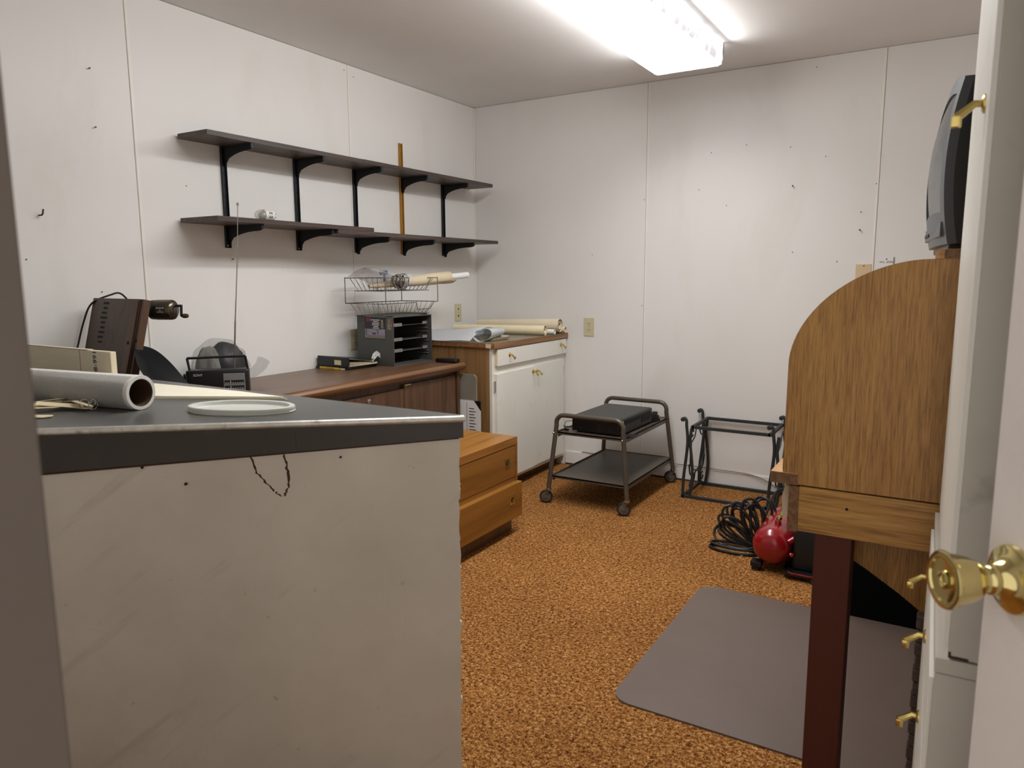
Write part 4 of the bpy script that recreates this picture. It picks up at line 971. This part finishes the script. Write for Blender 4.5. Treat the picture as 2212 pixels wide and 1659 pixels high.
# television
tv = thing('television', 'dark gray tube television on top of the roll top desk', 'television', (2.8115,-2.33,1.2805), math.radians(6))
Wt = .46
def topz(u): return .366+.035*math.sin(PI*min(1,max(0,u)))
def fx(u, z):
    f_ = z-.17
    return -.012+(.024*(f_/.195)**2 if f_ > 0 else .015*(f_/.153)**2)+.035*(u-.5)**2-.009
def bez(u, v, d=0):
    z = .016+(topz(u)-.016)*v; return V(fx(u, z)+d, Wt*u, z)
fm = MB(); n_ = 20
def hole(i, j): u, v = (i+.5)/n_, (j+.5)/n_; return .08 < u < .92 and .21 < v < .91
for d_ in (0, .045):
    pass
F_ = [[fm.bm.verts.new(bez(i/n_, j/n_)) for j in range(n_+1)] for i in range(n_+1)]
for i in range(n_):
    for j in range(n_):
        if not hole(i, j): fm.bm.faces.new([F_[i][j], F_[i+1][j], F_[i+1][j+1], F_[i][j+1]])
ring = [(i,0) for i in range(n_)]+[(n_,j) for j in range(n_)]+[(i,n_) for i in range(n_,0,-1)]+[(0,j) for j in range(n_,0,-1)]
B_ = [fm.bm.verts.new(F_[i][j].co+V(.018,0,0)) for i, j in ring]
for k in range(len(ring)):
    a_, b2 = ring[k], ring[(k+1) % len(ring)]
    fm.bm.faces.new([F_[a_[0]][a_[1]], F_[b2[0]][b2[1]], B_[(k+1) % len(ring)], B_[k]])
inner = [(i,j) for i in range(n_+1) for j in range(n_+1)]
hr = [k for k in range(n_) if hole(k, n_//2)]; hj = [k for k in range(n_) if hole(n_//2, k)]
i0, i1, j0, j1 = hr[0], hr[-1]+1, hj[0], hj[-1]+1
ring2 = [(i,j0) for i in range(i0,i1)]+[(i1,j) for j in range(j0,j1)]+[(i,j1) for i in range(i1,i0,-1)]+[(i0,j) for j in range(j1,j0,-1)]
C_ = [fm.bm.verts.new(F_[i][j].co+V(.012,0,0)) for i, j in ring2]
for k in range(len(ring2)):
    a_, b2 = ring2[k], ring2[(k+1) % len(ring2)]
    fm.bm.faces.new([F_[a_[0]][a_[1]], F_[b2[0]][b2[1]], C_[(k+1) % len(ring2)], C_[k]])
fm.build('bezel', 'dgray', tv, True, False)
MB().grid(lambda u,v: bez(i0/n_+(i1-i0)/n_*u, j0/n_+(j1-j0)/n_*v)+V(.0045-.0085*math.sin(u*PI)*math.sin(v*PI),0,0), 20, 20, .003).build('screen', 'screen', tv, True, False)
bd = MB(); secs = []
for d_, k_, zt_ in ((.016,1.0,1.0),(.08,.99,1.0),(.13,.95,.97),(.30,.62,.74),(.42,.56,.66)):
    row = []
    for i, j in ring:
        p = bez(i/n_, j/n_); y_ = Wt*.5+(p.y-Wt*.5)*k_; z_ = .018+(p.z-.018)*zt_
        row.append(bd.bm.verts.new((p.x*(1 if d_ < .2 else .2)+d_, y_, z_)))
    secs.append(row)
for A_, B2 in zip(secs, secs[1:]):
    for k in range(len(ring)): bd.bm.faces.new([A_[k], A_[(k+1) % len(ring)], B2[(k+1) % len(ring)], B2[k]])
bd.bm.faces.new(secs[-1])
bd.build('housing', 'black', tv, True, False)
MB().box((.01,.05,0),(.32,Wt-.05,.022), .004).build('stand_base', 'black', tv, False, False)
MB().box((-.0105,.03,.034),(.012,Wt-.03,.066), .002).build('control_strip', 'dgray', tv, False, False)
for k in range(4): MB().box((-.0135,.30+.03*k,.044),(-.009,.315+.03*k,.052)).build('button', 'black', tv, False, False)

# ================================================================== TALL WHITE CABINET (right edge)
t = thing('storage_cabinet', 'tall storage cabinet with gray side and white fronts beside the desk', 'cabinet', (2.8475,-3.20,0), math.radians(1.3))
Lc = .655
def lb(nm, lo, hi, m, par=t, bev=0): return MB().box(lo, hi, bev).build(nm, m, par, False, False)
lb('base_body', (.0025,.0,.0), (.42,Lc,.728), 'graypaint'); lb('base_top', (.0015,-.003,.730), (.42,Lc,.750), 'graypaint', t, .001)
lb('upper_body', (.0150,.0,.752), (.42,Lc,H-.004), 'graypaint', t, .001)
def lknob(par, x, y, z):
    k = MB().lathe([(0,0),(.012,0),(.012,.002),(.009,.004),(0,.005)], (x,y,z), (-1,0,0), 16).build('knob', 'brass', par, True, False)
    MB().tube([(x-.002,y,z),(x-.011,y,z+.001),(x-.030,y,z-.014)], [.0045,.005,.0060], 6).box((x-.036,y-.007,z-.026),(x-.024,y+.007,z-.012), .002).build('lever', 'brass', k, True, False)
for z0, z1, ks in ((.565,.715,((.53,.655),(.36,.612))),(.36,.555,((.40,.440),)),(.08,.35,())):
    d = lb('drawer', (-.003,.012,z0), (.0025,Lc-.004,z1), 'white', t, .001)
    for y_, z_ in ks: lknob(d, -.003, y_, z_)
d = lb('door', (.0085,.004,.765), (.015,Lc-.004,2.28), 'white', t, .001)
lknob(d, .0085, .10, 1.440)
lb('edge_chip', (.017,-.0008,.752), (.037,.0,.7550), 'apronwood'); lb('edge_chip', (.015,-.0008,.752), (.018,.0,.760), 'apronwood')
lb('hinge', (-.001,Lc-.006,.60), (.006,Lc+.004,.65), 'chrome')

# ================================================================== CHAIR BEHIND THE COUNTER
t = thing('office_chair', 'black office chair with its back tilted behind the counter', 'chair', (.76,-2.45,0))
near = catmull([(.47,-2.765,1.012),(.515,-2.80,.972),(.545,-2.805,.930),(.598,-2.80,.876),(.66,-2.79,.80),(.72,-2.77,.70)], 4)
far = catmull([(.385,-2.725,1.006),(.410,-2.665,.982),(.475,-2.65,.939),(.545,-2.645,.882),(.63,-2.63,.80),(.70,-2.61,.70)], 4)
def shell(u, v):
    k = v*(len(near)-1); i = min(int(k), len(near)-2); f_ = k-i
    A_ = V(*near[i]).lerp(V(*near[i+1]), f_); B2 = V(*far[i]).lerp(V(*far[i+1]), f_)
    return A_.lerp(B2, u)-V(.55,.1,.8).normalized()*(.022*math.sin(u*PI))
MB().grid(shell, 10, 20, .012).build('backrest', 'chair', t, True)
MB().prism([(-.20,-.20),(.20,-.20),(.23,-.1),(.23,.14),(.18,.22),(-.18,.22),(-.23,.14),(-.23,-.1)], (.80,-2.44,.43), (1,0,0), (0,1,0), (0,0,.07), .02).build('seat', 'chair', t, True)
MB().tube([(.80,-2.44,.08),(.80,-2.44,.43)], .025, 12).build('post', 'blackmetal', t, True)
MB().tube([(.76,-2.50,.46),(.70,-2.60,.52),(.70,-2.69,.70)], .014, 8).build('back_bracket', 'blackmetal', t, True)
for k in range(5):
    a_ = k*2*PI/5; d_ = V(math.cos(a_), math.sin(a_), 0)
    l_ = MB().tube([(.80,-2.44,.085), tuple(V(.80,-2.44,.065)+d_*.22)], [.02,.014], 8).build('leg', 'blackmetal', t, True)
    MB().lathe([(0,-.012),(.026,-.012),(.026,.012),(0,.012)], V(.80,-2.44,.027)+d_*.22, (-d_.y,d_.x,0), 14).build('caster', 'rubber', l_, True)

# ================================================================== WALL PLATES
def outlet(name, lab, o, u, m='plate', recept=True):
    o, u = V(*o), V(*u); nv = u.cross(V(0,0,1)); 
    f_ = frame(o, u, (0,0,1), nv)
    t = thing(name, lab, 'wall outlet' , tuple(o))
    MB().obox(f_, (-.035,-.0575,.0), (.035,.0575,.005), .0018).build('cover', m, t)
    if recept:
        for s_ in (-1,1):
            r_ = MB().lathe([(0,0),(.0165,0),(.0165,.0012),(0,.0012)], f_@V(0,.0195*s_,.005), nv, 20).build('receptacle', m, t)
            for dx in (-.006,.006): MB().obox(f_, (dx-.0012,.0195*s_-.002,.006), (dx+.0012,.0195*s_+.006,.0068)).build('slot', 'slot', r_)
            MB().lathe([(0,0),(.0022,0),(.0022,.0008),(0,.0008)], f_@V(0,.0195*s_-.008,.006), nv, 8).build('ground_hole', 'slot', r_)
    MB().lathe([(0,0),(.003,0),(.0025,.001),(0,.0012)], f_@V(0,0,.005), nv, 8).build('screw', 'chrome', t)
    return t
outlet('outlet', 'ivory outlet on the back wall right of the corner cabinet', (.860,0,.914), (1,0,0))
outlet('outlet', 'ivory outlet partly hidden behind the gray sorter', (0,-1.212,.892), (0,1,0))
tt = outlet('outlet', 'ivory cover plate on the shelf wall near the corner', (0,-.222,.997), (0,1,0), 'plate', False)
tt['category'] = 'wall plate'
for z in (1.020,.975): MB().lathe([(0,0),(.006,0),(.005,.002),(0,.003)], (.005,-.222,z), (1,0,0), 10).build('jack', 'slot', tt)
t = thing('blank_plate', 'tan blank wall plate held by one screw above the desk', 'wall plate', (2.418,0,1.23))
MB().box((2.382,-.006,1.170),(2.456,0,1.287), .003).build('cover', 'tanplate', t)
MB().lathe([(0,0),(.005,0),(.004,.003),(0,.004)], (2.419,-.006,1.279), (0,-1,0), 10).build('screw', 'chrome', t)
t = thing('wall_card', 'small white card pinned to the wall above the desk', 'card', (2.523,0,1.27))
box('sheet', (2.490,-.0015,1.235), (2.557,-.0003,1.319), 'paper', t); box('fold', (2.554,-.004,1.235), (2.558,-.0003,1.319), 'graycard', t)
text('PPG - 8TPR', .0125, 'ink', t, frame((2.522,-.0018,1.294), (1,0,0), (0,0,1), (0,-1,0)))
MB().lathe([(0,0),(.003,0),(.0025,.004),(0,.005)], (2.523,-.0015,1.310), (0,-1,0), 8).build('pin', 'blackmetal', t)
